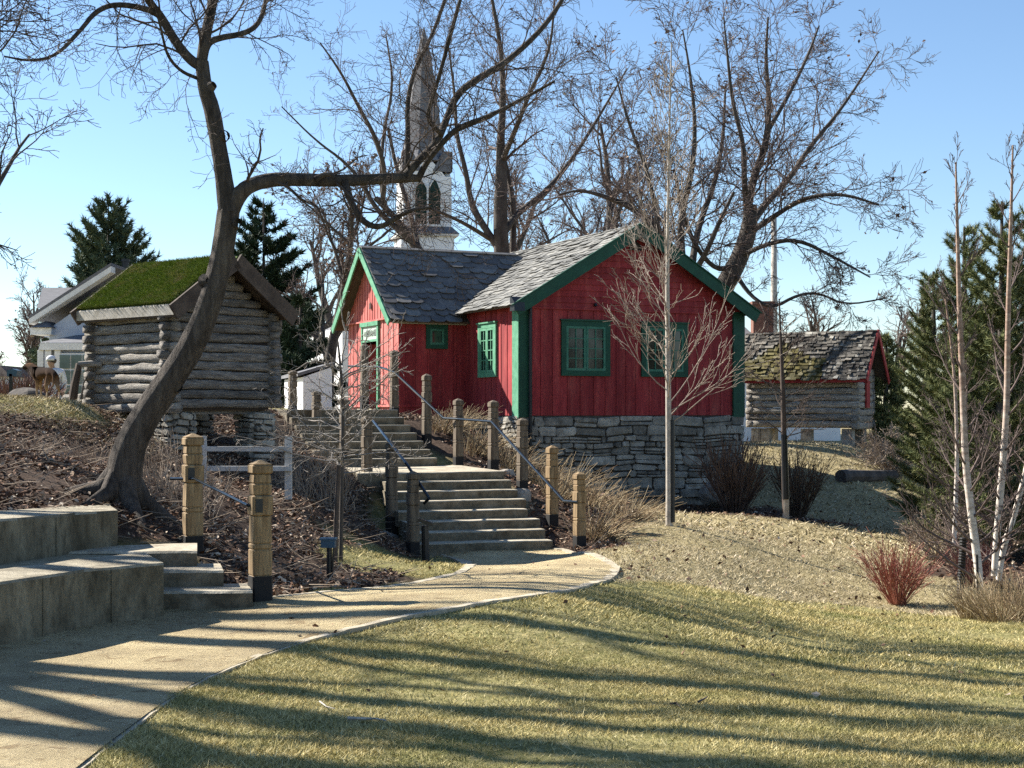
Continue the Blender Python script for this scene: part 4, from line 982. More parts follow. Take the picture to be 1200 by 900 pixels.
# ------------------------------------------------------------------ white house far left
wh=thing('white_house',P(80,470,55),'pale clapboard house with grey roof and white cornice behind the log storehouse','house')
D_=55; p=lambda x,y,d=55:P(x,y,d)
def wallpoly(name,pp,ext,m,par=wh):
    mb=MB(); mb.prism([p(*q) for q in pp],ext); return mb.build(name,m,par)
wallpoly('wall',[(58,490),(125,490),(125,348),(110,348),(58,385)],(0,6,0),m_clapb)
wallpoly('upper_wall',[(52,395,58),(120,395,58),(120,360,58),(52,360,58)],(0,3,0),m_clapb)
wallpoly('roof',[(43,361,57.5),(120,361,57.5),(120,337,60),(50,337,60)],(0,3,0.1),m_roofg)
mb=MB(); a=p(34,383,54.5); b=p(130,325,54.5); mb.prism([a+UP*.1,b+UP*.2,b+UP*.42,a+UP*.30],(0,.6,0)); gr=mb.build('rake_board',m_white,wh)
mb=MB(); mb.prism([a+UP*.30,b+UP*.43,b+UP*.55,a+UP*.42],(0,6.5,0)); mb.build('gable_roof',m_roofg,wh)
wallpoly('cornice_return',[(36,392,54.6),(60,392,54.6),(60,384,54.6),(34,384,54.6)],(0,1.2,0),m_white)
wallpoly('return_roof',[(36,383.5,54.4),(60,383.5,54.4),(54,376,54.9)],(0,1.0,0),m_roofg)
wallpoly('porch_cornice',[(45,410,53),(125,410,53),(125,402,53),(47,402,53)],(0,2.0,0),m_white)
wallpoly('porch_roof',[(47,401.5,53),(125,401.5,53),(125,390,54.8),(85,394,54.8)],(0,.3,0.05),m_roofg)
wallpoly('porch_wall',[(46,490,53.3),(125,490,53.3),(125,410,53.3),(46,410,53.3)],(0,1.6,0),m_clapb)
mb=MB()
for x in (45,54,65): mb.box(p(x,490,53.2),(.11*2,0,0),(0,-.12,0),UP*(80/F*53))
mb.build('pilaster',m_white,wh)
mb=MB(); mb.prism([p(69,470,53.2),p(125,470,53.2),p(125,414,53.2),p(69,414,53.2)],(0,-.1,0)); wf=mb.build('window',m_white,wh)
mb=MB()
for i in range(4):
    for j in range(3):
        x0=70+13.5*i; y0=416+18*j; mb.prism([p(x0,y0+16,53.08),p(x0+12,y0+16,53.08),p(x0+12,y0,53.08),p(x0,y0,53.08)],(0,-.02,0))
pn=mb.build('pane',M('green_glass',[(.02,.045,.04),(.10,.15,.14)],2,.2,0,spec=.6),wf)
cp_=P(147,322,50); mb=MB(); q=P(147,307,60); mb.tube([q-UP*1.6,q],[.15,.15],10); mb.tube([q,q+UP*.12],[.19,.19],10); o=mb.build('stove_pipe',m_black,wh)
print('buildings done')
# ------------------------------------------------------------------ trees
def grow(r,out,p,d,L,rad,lvl,mx,T):
    n=T['seg'][min(lvl,len(T['seg'])-1)]
    pts=[p];dirs=[];dd=d/np.linalg.norm(d)
    for i in range(n):
        dd=dd+r.normal(size=3)*T['wan']*(1+.4*lvl)+np.array([0,0,T['up'][min(lvl,len(T['up'])-1)]])
        dd/=np.linalg.norm(dd); pts.append(pts[-1]+dd*L/n); dirs.append(dd)
    pts=np.array(pts); rr=rad*np.linspace(1,T.get('tip',.35),n+1); out.append((pts,np.maximum(rr,T['rmin']),lvl))
    if lvl<mx: spawn(r,out,pts,rr,L,lvl,mx,T)
def spawn(r,out,pts,rr,L,lvl,mx,T,t0=None,n=None,lf=None):
    nc=n if n is not None else T['nc'][min(lvl,len(T['nc'])-1)]
    seg=len(pts)-1; t0=T['t0'][min(lvl,len(T['t0'])-1)] if t0 is None else t0
    for j in range(nc):
        t=t0+(1-t0)*((j+r.random())/nc); t=min(t,.995)
        f=t*seg; i=int(f); q=pts[i]+(pts[i+1]-pts[i])*(f-i); ax_=pts[i+1]-pts[i]; ax_=ax_/(np.linalg.norm(ax_)+1e-9)
        v=r.normal(size=3); v-=ax_*np.dot(v,ax_); v/=np.linalg.norm(v)+1e-9
        if T.get('flat') : v[2]*=T['flat']
        a=T['ang']*(.7+.6*r.random()); dd=ax_*math.cos(a)+v*math.sin(a)
        LL=L*T['lr'][min(lvl,len(T['lr'])-1)]*(1.1-.55*t)*(.7+.6*r.random())
        if lf: LL=lf*(1.1-.5*t)*(.6+.7*r.random())
        r0=min(rr[i]*.62,rr[i]*T['rr'])
        grow(r,out,q,dd,LL,r0,lvl+1,mx,T)
def tree_obj(name,base,out,mt,mc,label,group=None,thick=2,cat='tree',lf=None,sides=None,dead=None,ridge=0):
    o=thing(name,base,label,cat,group)
    sd_=sides or (lambda l:[10,8,5,4,3,3,3][min(l,6)])
    a=[q for q in out if q[2]<thick]; b=[q for q in out if q[2]>=thick]
    V,Fq=tubes_mesh(a,sd_,ridge); t=link('trunk',mesh_np('trunk',V-ORG[o.name],Fq,True),mt,o)
    if b:
        V,Fq=tubes_mesh(b,sd_); c=link('crown',mesh_np('crown',V-ORG[o.name],Fq,True),mc,o)
        if lf:
            tips=np.array([q[0][-1] for q in b]); tips=tips[rng.random(len(tips))<lf]
            Vl,Fl=leaves(tips[:,:2],dead or .07,'','',z0=tips[:,2]-.05); l=link('clinging_leaves',mesh_np('clinging_leaves',Vl-ORG[o.name],Fl),m_leaf,c)
    return o
def trace(pp):
    """[(px,py,rpx,D)] -> pts, radii, smoothed"""
    q=np.array([[*P(a[0],a[1],a[3]),a[2]/F*a[3]] for a in pp])
    for _ in range(2):
        s=[q[0]]
        for a,b in zip(q[:-1],q[1:]): s+=[a*.75+b*.25,a*.25+b*.75]
        s.append(q[-1]); q=np.array(s)
    return q[:,:3],q[:,3]
Tf=dict(seg=[8,7,6,5,4,3],wan=.13,up=[0,.01,.015,.02,.02],nc=[6,7,7,6,4],t0=[.1,.12,.1,.1,.1],ang=.85,lr=[.4,.45,.5,.5],rr=.55,rmin=.0022,tip=.35)
# --- foreground leaning tree
r=np.random.default_rng(5); out=[]
D0=13.9
tr=[(150,640,30,D0),(143,600,24,D0),(142,575,21.5,D0),(150,525,18.5,D0),(170,487,17.5,D0),(203,440,16.5,D0),(233,390,15,D0),(251,340,13.5,D0),(262,290,12.5,D0),(268,247,13,D0)]
up1=[(268,250,12.5,D0),(262,205,10,D0),(255,165,9.5,D0),(249,130,10,D0),(240,105,8.5,D0),(236,72,8,D0)]
limbs=[(tr,0,0),(up1,0,0),
 ([(236,78,6.5,D0),(222,70,6,D0),(205,48,5.5,D0),(188,18,5,D0),(176,4,4.5,D0-.2),(160,-25,4,D0-.4),(150,-60,3,D0-.6)],1,8),
 ([(190,20,4,D0),(172,10,3.5,13.7),(135,4,3.2,13.5),(112,13,3,13.3),(95,35,2.4,13.1),(66,66,2,12.9),(35,72,1.6,12.7),(5,66,1,12.5)],1,9),
 ([(236,75,6.5,D0),(240,45,6.5,D0),(250,0,5.5,D0+.2),(262,-60,4.5,D0+.3)],1,5),
 ([(238,72,4.5,D0),(243,50,4,14.0),(258,44,3.8,14.2),(285,40,3.4,14.4),(302,30,3,14.5),(310,10,2.5,14.6),(313,-15,2,14.7)],1,9),
 ([(232,92,2.2,D0),(212,84,2,13.7),(196,66,1.8,13.5),(190,40,1.5,13.3),(185,20,1.2,13.2)],1,7),
 ([(268,252,10.5,D0),(278,230,10,D0),(292,217,8.5,D0),(318,210,8,14.1),(355,210,7.5,14.3),(395,212,7,14.5),(440,210,6.3,14.8),(470,208,6,15),(492,209,4,15.1)],0,6),
 ([(474,208,5.2,15),(490,188,4.8,15.1),(512,168,4.6,15.2),(521,145,4.3,15.3),(535,110,4,15.4),(560,92,4.3,15.5),(592,74,3.8,15.7),(628,42,3.2,15.8),(652,12,2.8,15.9),(672,-25,2,16)],1,11),
 ([(490,210,4,15.1),(500,190,3.5,15),(516,170,3.2,14.9),(535,150,3.6,14.9),(570,138,2.8,14.8),(620,112,2,14.7),(650,95,1.5,14.6)],1,9),
 ([(477,195,3.3,15),(478,160,3,15),(477,118,2.8,15.1),(486,80,2.5,15.2),(505,45,2.1,15.3),(520,5,2.2,15.4),(528,-25,1.5,15.4)],1,9),
 ([(518,158,3,15.2),(500,140,2.7,15),(505,120,2.5,14.9),(516,85,2.3,14.8),(528,40,2.6,14.7),(542,-10,2,14.7)],1,8),
 ([(404,213,4.5,14.5),(410,235,4,14.4),(424,260,3.8,14.4),(445,268,3.4,14.3),(466,254,2.8,14.3),(482,246,2.4,14.2),(505,243,1.6,14.2)],1,7),
 ([(370,210,4,14.3),(378,205,3,14.3),(388,204,2.6,14.3),(392,209,2.4,14.3)],1,0)]
for pp,lv,nb in limbs:
    p_,r_=trace(pp); 
    out.append((p_,r_,lv)); L=np.linalg.norm(np.diff(p_,axis=0),axis=1).sum()
    if nb: spawn(r,out,p_,r_*.45,L,1,4,dict(Tf,nc=[nb,nb,7,5]),t0=.15,n=int(nb*1.35),lf=1.08)
for a_ in (2.6,3.4,4.3,5.3,.2,1.3):
    b0=P(143,588,D0); dv=np.array([math.cos(a_),math.sin(a_),0]); q1=b0+dv*.2; q2=b0+dv*.42; q3=b0+dv*.75
    out.append((np.array([b0+dv*.05+UP*.28,np.r_[q1[:2],gz(*q1[:2])+.10],np.r_[q2[:2],gz(*q2[:2])+.02],np.r_[q3[:2],gz(*q3[:2])-.08]]),np.array([.10,.085,.06,.03]),0))
for kx,ky in ((262,160),(243,330),(276,262),(206,455)):
    out.append((np.array([P(kx-3,ky,D0),P(kx+3,ky-1,D0-.07)]),np.array([.075,.045]),1))
out.append((np.array([P(247,102,D0-.12),P(251,99,D0-.14)]),np.array([.05,.035]),1))
tree_obj('leaning_tree',P(143,600,D0),out,m_bark,m_twig,'large dark leaning bare tree in front of the log storehouse with a long horizontal limb',ridge=.045,sides=lambda l:[24,10,5,4,3,3,3][min(l,6)])
# --- generic big tree
Tb=dict(seg=[9,8,7,5,4,3],wan=.10,up=[.03,.03,.02,.02,.02],nc=[0,9,8,8,5],t0=[.2,.2,.12,.1,.1],ang=.7,lr=[.5,.6,.55,.5],rr=.5,rmin=.008,tip=.3)
def bigtree(name,label,limbs,seed,rmin=.006,mx=4,nb=8,group=None,lfr=.06,T=Tb,mt=m_bark2,mc=m_twigr,sc=1.,dead=.13):
    r=np.random.default_rng(seed); out=[]; T=dict(T,rmin=rmin)
    for pp,lv,L0 in limbs:
        p_,r_=trace(pp); r_=r_*(.58 if lv else .72); out.append((p_,r_,lv))
        L=np.linalg.norm(np.diff(p_,axis=0),axis=1).sum()
        if L0: spawn(r,out,p_,r_*.6,L,1,mx,T,t0=.15 if lv else .5,n=int(L0[0]*1.25),lf=L0[1]*sc)
    b=limbs[0][0][0]
    return tree_obj(name,P(b[0],b[1],b[3]),out,mt,mc,label,group,lf=lfr,dead=dead)
def Z(D): return HY+(EYE-.7)/D*F
D=42
# right big tree
bigtree('bare_tree','broad leaning bare maple behind the right end of the red house',[
 ([(800,Z(D),24,D),(822,400,19,D),(846,340,17,D),(866,305,15,D),(878,270,14,D),(880,240,10,D)],0,None),
 ([(876,280,10,D),(876,240,9,D),(884,205,8,D),(898,170,7,D),(902,120,5,D),(897,70,3.5,D),(900,20,2,D)],1,(12,2.7)),
 ([(880,262,9,D),(900,235,7,D+.5),(925,210,6,D+1),(950,170,5,D+1.5),(985,130,3.5,D+2),(1030,60,1.5,D+2.5)],1,(12,2.6)),
 ([(882,270,7,D),(905,255,5.5,D-1),(940,232,4.5,D-1.5),(985,226,3.5,D-2),(1030,240,2,D-2.4)],1,(11,2.3)),
 ([(868,300,6,D),(900,285,4.5,D-1),(935,280,4,D-1.4),(975,300,3,D-1.6),(1020,325,1.5,D-1.8)],1,(9,1.9)),
 ([(860,318,5,D),(880,348,4,D-1),(905,362,3.6,D-1.3),(935,345,3,D-1.5),(960,343,2.6,D-1.6),(990,358,2,D-1.7),(1035,350,1.2,D-1.7)],1,(9,1.5)),
 ([(876,250,7,D),(872,215,6,D-1),(872,170,5,D-1.4),(858,120,4,D-1.6),(852,60,2.5,D-1.8),(848,20,1.2,D-2)],1,(11,2.4)),
 ([(862,310,7,D),(840,318,5,D-.5),(815,290,4.5,D-1),(800,250,4,D-1.5),(790,200,3,D-2)],1,(8,2.)),
 ([(902,150,4.5,D),(925,110,4,D+1),(945,70,3,D+1),(960,30,1.6,D+1)],1,(8,1.9)),
],21,rmin=.0065)
D=40
bigtree('bare_tree','many-stemmed bare tree behind the peak of the red house roof',[
 ([(800,Z(D),22,D),(806,400,19,D),(806,345,17,D)],0,None),
 ([(806,350,10,D),(800,310,9,D),(770,270,8,D),(745,245,7,D),(715,232,5,D),(680,222,3,D),(655,228,1.6,D)],1,(10,2.2)),
 ([(806,345,9,D),(798,300,8,D),(798,250,7,D),(812,200,5.5,D),(815,140,4,D),(808,80,2.6,D),(800,35,1.4,D)],1,(11,2.4)),
 ([(808,345,9,D),(812,300,7,D+1),(820,260,6,D+1.5),(838,215,5,D+2),(848,160,3.5,D+2.4),(850,100,2,D+2.6)],1,(9,2.2)),
 ([(800,315,7,D),(772,285,5.5,D-1),(768,240,5,D-1.5),(755,190,4,D-1.8),(735,140,3,D-2),(722,90,1.6,D-2.2)],1,(10,2.2)),
 ([(806,330,7,D),(826,300,5.5,D-1),(842,262,4.5,D-1.5),(860,225,3,D-2)],1,(8,1.8)),
],22,rmin=.0065)
D=44
bigtree('bare_tree','tall upright bare tree rising behind the ridge between church and red house',[
 ([(592,Z(D),22,D),(590,400,18,D),(588,300,13,D),(586,250,12,D),(588,200,10,D),(586,170,7,D),(590,120,5.5,D),(588,60,4,D),(575,-10,2.5,D)],0,(12,3.0)),
 ([(590,300,8,D),(570,270,7,D),(552,240,6,D),(546,200,5,D),(535,160,4,D),(533,110,2.8,D),(525,50,1.6,D)],1,(11,2.6)),
 ([(592,270,8,D),(606,250,7,D+.5),(640,225,5.5,D+1),(672,185,4.5,D+1.5),(700,140,3,D+2),(735,80,1.4,D+2.3)],1,(11,2.6)),
 ([(601,300,6.5,D+.4),(602,255,6,D+.4),(600,225,5,D+.4),(592,190,4,D+.4)],1,(4,1.8)),
 ([(588,190,6,D),(605,150,5,D-1),(620,110,4,D-1.5),(645,60,3,D-2),(650,0,1.8,D-2.2)],1,(10,2.4)),
 ([(574,280,5,D),(545,262,4,D-1),(515,248,3,D-1.6),(490,240,2,D-2)],1,(6,1.8)),
],23,rmin=.006,lfr=.03,T=dict(Tb,nc=[0,9,7,6,4]))
D=46
bigtree('bare_tree','bare tree behind the annex ridge spreading in front of the church spire',[
 ([(505,Z(D),9,D),(500,380,7.5,D),(492,300,6.5,D),(470,262,5.5,D),(440,232,4.5,D)],0,(3,2)),
 ([(495,296,7,D),(470,272,6,D),(440,245,5,D),(425,215,4,D),(405,190,3,D),(370,165,2,D),(330,125,1.2,D)],1,(7,2.0)),
 ([(448,240,5.5,D),(452,200,5,D-.5),(440,160,4.5,D-.8),(420,125,3.6,D-1),(400,85,2.6,D-1.2),(375,50,1.4,D-1.4)],1,(8,2.1)),
 ([(455,250,4.5,D),(446,225,4,D+1),(448,160,3.5,D+1.4),(462,100,2.6,D+1.6),(452,40,1.4,D+1.8)],1,(7,1.8)),
 ([(490,290,6,D),(478,240,5,D+1),(465,200,4,D+1.2),(455,150,3,D+1.4)],1,(7,1.8)),
],24,rmin=.0055,mt=m_bark2,lfr=.02,T=dict(Tb,nc=[0,9,6,5,4]))
D=55
Tx=dict(Tb,nc=[0,9,9,7,5],ang=.7)
def farbare(label,px,D,top,w,seed,base=None,group='distant bare trees',n=9,r0=9,mx=4,lfr=.1):
    h=EYE+(HY-top)/F*D-.7; z0=.7; b=np.array([(px-600)/F*D,D,z0]); r=np.random.default_rng(seed); out=[]
    T=dict(seg=[8,7,6,4,3],wan=.09,up=[.02,.05,.03,.02],nc=[n,8,7,5],t0=[.25,.2,.15,.1],ang=.62,lr=[w,.5,.5,.5],rr=.55,rmin=.005*D/40,tip=.2)
    grow(r,out,b,np.array([r.normal()*.05,r.normal()*.05,1.]),h,r0/F*D,0,mx,T)
    return tree_obj('bare_tree',b,out,m_bark2,m_twigr,label,group,thick=2,lf=lfr,dead=.16)
farbare('reddish twiggy bare tree just left of the church behind the log storehouse',382,52,235,.52,31,r0=9,n=14,lfr=.2,group=None)
farbare('fine twiggy bare tree low between church tower and dark spruce',405,82,265,.45,32,n=10,group=None)
farbare('slender bare tree far behind the right of the church tower',545,80,215,.5,33,n=12,group=None)
farbare('fine bare tree far behind the red house roof ridge',665,72,215,.5,34,n=9,group=None)
farbare('tall twiggy bare tree left of the roof peak in the distance',715,60,130,.38,35,n=9,group=None)
farbare('hazy bare tree far behind the log cabin roof',960,95,375,.55,36,n=9,mx=3,group=None)
farbare('small hazy bare tree beyond the cabin gable',1050,100,390,.6,37,n=9,mx=3,group=None)
farbare('hazy bare tree at the far left edge behind the dog',18,80,375,.6,38,n=10,mx=3,group=None)
farbare('thin bare tree far left beside the white house',38,62,345,.35,39,n=10,mx=3,r0=4,group=None)
farbare('small reddish bare tree at the left beside the brown hedge',5,70,420,.6,40,n=10,mx=3,group=None)
farbare('bare tree far away between conifers at the right',1090,90,360,.5,41,n=9,mx=3,group=None)
# --- off-frame trees on the left that cast the streaked shade and reach into frame
def sidetree(label,x,y,h,r0,seed,lean=(0,0),n=9,lr=.42,mx=4,up=.05,rmin=.004):
    r=np.random.default_rng(seed); out=[]; z=gz(x,y)-.1
    T=dict(seg=[9,8,6,4,3],wan=.08,up=[.02,up,.03,.02],nc=[n,8,7,5],t0=[.28,.2,.15,.1],ang=.75,lr=[lr,.5,.5,.5],rr=.5,rmin=rmin,tip=.25)
    grow(r,out,np.array([x,y,z]),np.array([lean[0],lean[1],1.]),h,r0,0,mx,T)
    return tree_obj('bare_tree',(x,y,z),out,m_bark2,m_twig,label,None,thick=2)
sidetree('tall bare tree just outside the left edge whose drooping twigs reach over the white house',-6.5,16.4,6.6,.13,51,(.0,0),n=15,lr=.42,up=.02)
for i,(x,y,h,r0) in enumerate([(-9.5,14.6,16,.2),(-12.2,15.2,17,.24),(-9.0,12.7,15,.17),(-14.5,15.2,18,.26),(-11.5,13.5,17,.22),(-8.2,10.7,14,.16),(-13.2,13.4,18,.24)]):
    sidetree(['straight bare tree standing in the bank left of the seat walls','older bare tree further left in the bank','slim bare tree at the left end of the lower seat wall','thick bare tree high on the left bank','bare tree nearest the path on the far left','young bare tree beside the lower seat wall beyond the left edge','old bare tree behind the others on the left bank'][i],x,y,h,r0,60+i,n=6,mx=2,lr=.33,rmin=.012,up=.22)
# --- young pale tree
r=np.random.default_rng(8); out=[]; D=22.
p_,r_=trace([(784,618,4.2,D),(784,560,3.7,D),(783,440,3.3,D),(782,330,2.4,D),(783,220,1.6,D),(785,130,1.0,D),(787,50,.7,D)]); out.append((p_,r_,0))
T=dict(seg=[7,7,5,4],wan=.055,up=[.0,.075,.05,.02],nc=[0,6,4,2],t0=[.2,.2,.2],ang=.5,lr=[.4,.42,.45],rr=.5,rmin=.0036,tip=.3)
for j in range(54):
    t=(j+.5*r.random())/54; py=498-t*400; a=r.random()*2*math.pi; q=P(783,py,D)
    i=np.argmin(np.abs(p_[:,2]-q[2])); q=p_[i].copy(); q[2]=EYE+(HY-py)/F*D
    e=R(28)+t*R(36); L=(1.95-1.35*t)*(.7+.5*r.random()); d=np.array([math.cos(a)*math.cos(e),math.sin(a)*math.cos(e),math.sin(e)])
    grow(r,out,q,d,L,.0105*(1-.6*t),1,3,T)
tree_obj('young_tree',P(784,615,D),out,m_pale,m_pbr,'slender pale-barked young tree with upswept branches in front of the red house wall',thick=1,sides=lambda l:[10,5,4,3][min(l,3)])
yt=bpy.data.objects['young_tree']
mb=MB(); mb.tube([P(788,612,D-.02),P(788,492,D-.02)],[.04,.035],8); mb.build('trunk_guard',m_black,yt)
# sapling by house (920)
r=np.random.default_rng(9); out=[]; D=27.
p_,r_=trace([(921,612,4,D),(919,540,3.6,D),(918,470,3,D),(915,400,1.6,D),(913,350,.8,D)]); out.append((p_,r_,0))
for j in range(26):
    t=j/26; py=520-t*150; a=r.random()*6.28; q=P(918,py,D); e=R(25+25*t); L=(.95-.5*t)*(.6+.6*r.random())
    grow(r,out,q,np.array([math.cos(a)*math.cos(e),math.sin(a)*math.cos(e),math.sin(e)]),L,.012,1,3,dict(T,rmin=.004,up=[0,.03,.02,.02],wan=.1))
tree_obj('sapling',P(921,608,D),out,m_twig,m_twig,'small dark sapling with black lower stem standing in the shade right of the house',thick=1,sides=lambda l:[8,4,3,3][min(l,3)])
sp_=bpy.data.objects['sapling']; mb=MB(); mb.tube([P(921,585,D-.02),P(919,510,D-.02)],[.065,.06],8); mb.build('trunk_guard',m_black,sp_)
mb=MB(); mb.tube([P(921,612,D-.01),P(921,585,D-.01)],[.062,.06],8); mb.build('stem_base',m_pale,sp_)
# sapling left of the stairs
r=np.random.default_rng(10); out=[]; D=15.5
p_,r_=trace([(399,680,2.6,D),(400,600,2.4,D),(401,540,2.2,D),(402,490,2,D),(400,440,1.8,D),(396,400,1,D)]); out.append((p_,r_,0))
for j in range(34):
    t=j/34; py=555-t*135; a=r.random()*6.28; q=P(401,py,D); e=R(5+30*t); L=(1.15-.4*t)*(.5+.7*r.random())
    grow(r,out,q,np.array([math.cos(a)*math.cos(e),math.sin(a)*math.cos(e),math.sin(e)]),L,.010,1,3,dict(T,rmin=.0028,up=[0,.04,.03,.02],wan=.13))
tree_obj('sapling',P(399,670,D),out,m_bark2,M('grey_twig',[(.16,.14,.12),(.34,.30,.26)],5,.8,0),'bare sprawling sapling tied to a dark stake left of the stone stairs',thick=1,sides=lambda l:[8,4,3,3][min(l,3)])
mb=MB(); mb.tube([P(392,688,D-.5),P(394,610,D-.5),P(397,545,D-.5)],[.027,.026,.024],8); o=mb.build('plant_stake',m_plank); tag(o,'dark upright stake supporting the sprawling sapling','stake')
# birches
Tbi=dict(seg=[10,7,5,4],wan=.05,up=[.0,.09,.05,.02],nc=[0,6,4,2],t0=[.2,.2,.2],ang=.5,lr=[.4,.45,.45],rr=.5,rmin=.0028,tip=.3)
def birch(limbs,label,seed,D):
    r=np.random.default_rng(seed); out=[]
    for pp,n,L0 in limbs:
        p_,r_=trace([(q[0],q[1],q[2]*.85,D) for q in pp]); out.append((p_,r_,0))
        for j in range(n):
            t=.12+.85*(j+r.random())/n; k=int(t*(len(p_)-1)); a=r.random()*6.28; e=R(15+45*t)
            grow(r,out,p_[k],np.array([math.cos(a)*math.cos(e),math.sin(a)*math.cos(e),math.sin(e)]),L0*(1.1-.7*t)*(.5+.7*r.random()),r_[k]*.4,1,3,Tbi)
    b=limbs[0][0][0]; return tree_obj('birch',P(b[0],b[1],D),out,m_birch,m_twigr,label,None,thick=1,cat='birch tree',sides=lambda l:[8,4,3,3][min(l,3)])
birch([([(1148,690,5),(1146,660,6),(1138,600,5.5),(1131,540,5),(1128,450,4.5),(1124,360,3.5),(1122,270,2.4),(1120,190,1.2)],34,1.0)],'left birch of the right clump with pale lower trunk',71,17.)
birch([([(1165,675,4.5),(1168,630,5),(1174,560,5),(1180,480,4.5),(1181,380,3.8),(1184,280,2.8),(1187,170,1.2)],36,1.05)],'tall straight birch beside the pines at the right edge',72,17.2)
birch([([(1170,680,4),(1176,640,4.4),(1190,600,4),(1205,540,3.6),(1222,450,3),(1235,360,2)],20,.9)],'birch stem bending out of the right edge of the picture',73,17.3)
birch([([(1118,640,3.2),(1120,590,3.2),(1122,530,2.8),(1119,440,2),(1108,350,1.2)],28,1.1)],'thin birch farther back left of the pale birch clump',74,21.)
# --- conifers
def conifer(label,px,D,top,width,seed,m,base=.6,nwh=22,needles=26000,nl=.16,nw=.02,droop=.0,spread=1.,cat='pine tree',name='pine_tree',botf=.08,shape=1.,trunkr=.14,gap=.15):
    r=np.random.default_rng(seed); x=(px-600)/F*D; zt=EYE+(HY-top)/F*D; zb_=base; H=zt-zb_; b=np.array([x,D,zb_]); out=[(np.array([b,b+UP*H*.5,b+UP*H]),np.array([trunkr,trunkr*.6,.02]),0)]
    br=[]; W_=width/F*D/2
    for k in range(nwh):
        t=botf+(1-botf)*k/nwh; zc=zb_+H*t; rad=W_*min(1,(1-t)**shape*1.15+.06)
        for j in range(7 if t<.8 else 4):
            if r.random()<gap: continue
            a=r.random()*6.28; L=rad*(.65+.5*r.random()); s=np.array([math.cos(a),math.sin(a),0])
            n=6; ts=np.linspace(0,1,n); lift=(.25+.5*t)*L
            pts=np.array([b+UP*(zc-zb_)+s*L*q+UP*(lift*q*q*1.0-droop*L*q) for q in ts]); out.append((pts,np.linspace(.03,.006,n)*max(.3,1-t),1)); br.append((pts,L))
            for z_ in range(int(3+L*2)):
                q=.3+.65*r.random(); i=int(q*(n-1)); p0=pts[i]; d=(pts[min(i+1,n-1)]-pts[max(i-1,0)]); d/=np.linalg.norm(d)+1e-9; sd2=np.cross(d,UP)*r.choice([-1,1]); l2=L*.38*(1.2-q)*(.6+.8*r.random())
                p2=np.array([p0,p0+(d*.6+sd2*.7)*l2*.5,p0+(d*.8+sd2*.6+UP*.15)*l2]); out.append((p2,np.array([.008,.006,.004]),1)); br.append((p2,l2))
    ob=thing(name,b,label,cat)
    V,Fq=tubes_mesh(out[:1],lambda l:8); link('trunk',mesh_np('trunk',V-b,Fq,True),m_bark2,ob)
    V,Fq=tubes_mesh(out[1:],lambda l:3); cr_=link('crown',mesh_np('crown',V-b,Fq),m_bark2,ob)
    Ls=np.array([q[1] for q in br]); pr=Ls/Ls.sum(); idx=r.choice(len(br),needles,p=pr); t=.2+.8*r.random(needles)**.75
    P0=np.empty((needles,3)); Dd=np.empty((needles,3))
    for k in range(len(br)):
        w=np.nonzero(idx==k)[0]
        if not len(w): continue
        pts=br[k][0]; n=len(pts); f=t[w]*(n-1); i=np.minimum(f.astype(int),n-2); P0[w]=pts[i]+(pts[i+1]-pts[i])*(f-i)[:,None]; q=pts[i+1]-pts[i]; Dd[w]=q/(np.linalg.norm(q,axis=1,keepdims=True)+1e-9)
    nd=Dd*.7+r.normal(size=(needles,3))*.6+np.array([0,0,.25]); nd/=np.linalg.norm(nd,axis=1,keepdims=True); ln_=nl*(.5+.8*r.random(needles))[:,None]
    sv_=np.cross(nd,r.normal(size=(needles,3))); sv_/=np.linalg.norm(sv_,axis=1,keepdims=True)
    V=np.stack([P0-sv_*nw/2,P0+sv_*nw/2,P0+nd*ln_],1).reshape(-1,3)-b
    link('needles',mesh_np('needles',V,np.arange(3*needles).reshape(-1,3)),m,cr_)
    return ob
conifer('broad airy pine left behind the white house roof',127,62,236,170,81,m_pinef,needles=110000,nl=.30,nw=.055,nwh=34,shape=.62,gap=.25,botf=.15,trunkr=.22)
conifer('dark pointed spruce behind the log storehouse gable',309,56,232,175,82,m_spruce,needles=80000,nl=.3,nw=.07,nwh=28,shape=.7,droop=.35,cat='spruce tree',name='spruce_tree')
conifer('dark lower spruce boughs left of the stairs top',352,50,345,100,83,m_spruce,needles=22000,nl=.3,nw=.06,nwh=14,shape=.6,droop=.2,cat='spruce tree',name='spruce_tree',gap=.35)
conifer('small bright conifer right of the log cabin gable',1038,43,392,50,84,m_pine,needles=22000,nl=.2,nw=.035,nwh=20,shape=.55,base=-.1)
conifer('large pine behind the left birch',1130,25,266,150,85,m_pine,needles=150000,nl=.115,nw=.012,nwh=36,shape=.55,base=-.8,gap=.1,botf=.03)
conifer('tallest pine at the right edge behind the birches',1174,24,236,140,86,m_pine,needles=150000,nl=.115,nw=.012,nwh=38,shape=.6,base=-.8,gap=.1,botf=.02)
conifer('dark pine filling the right edge of the picture',1225,26,245,180,87,m_pine,needles=110000,nl=.12,nw=.013,nwh=34,shape=.5,base=-.8,gap=.1,botf=.02)
conifer('low bushy pine at the foot of the right-hand pines',1094,28,318,95,88,m_pine,needles=90000,nl=.12,nw=.013,nwh=26,shape=.5,base=-.7,gap=.15,botf=.02)
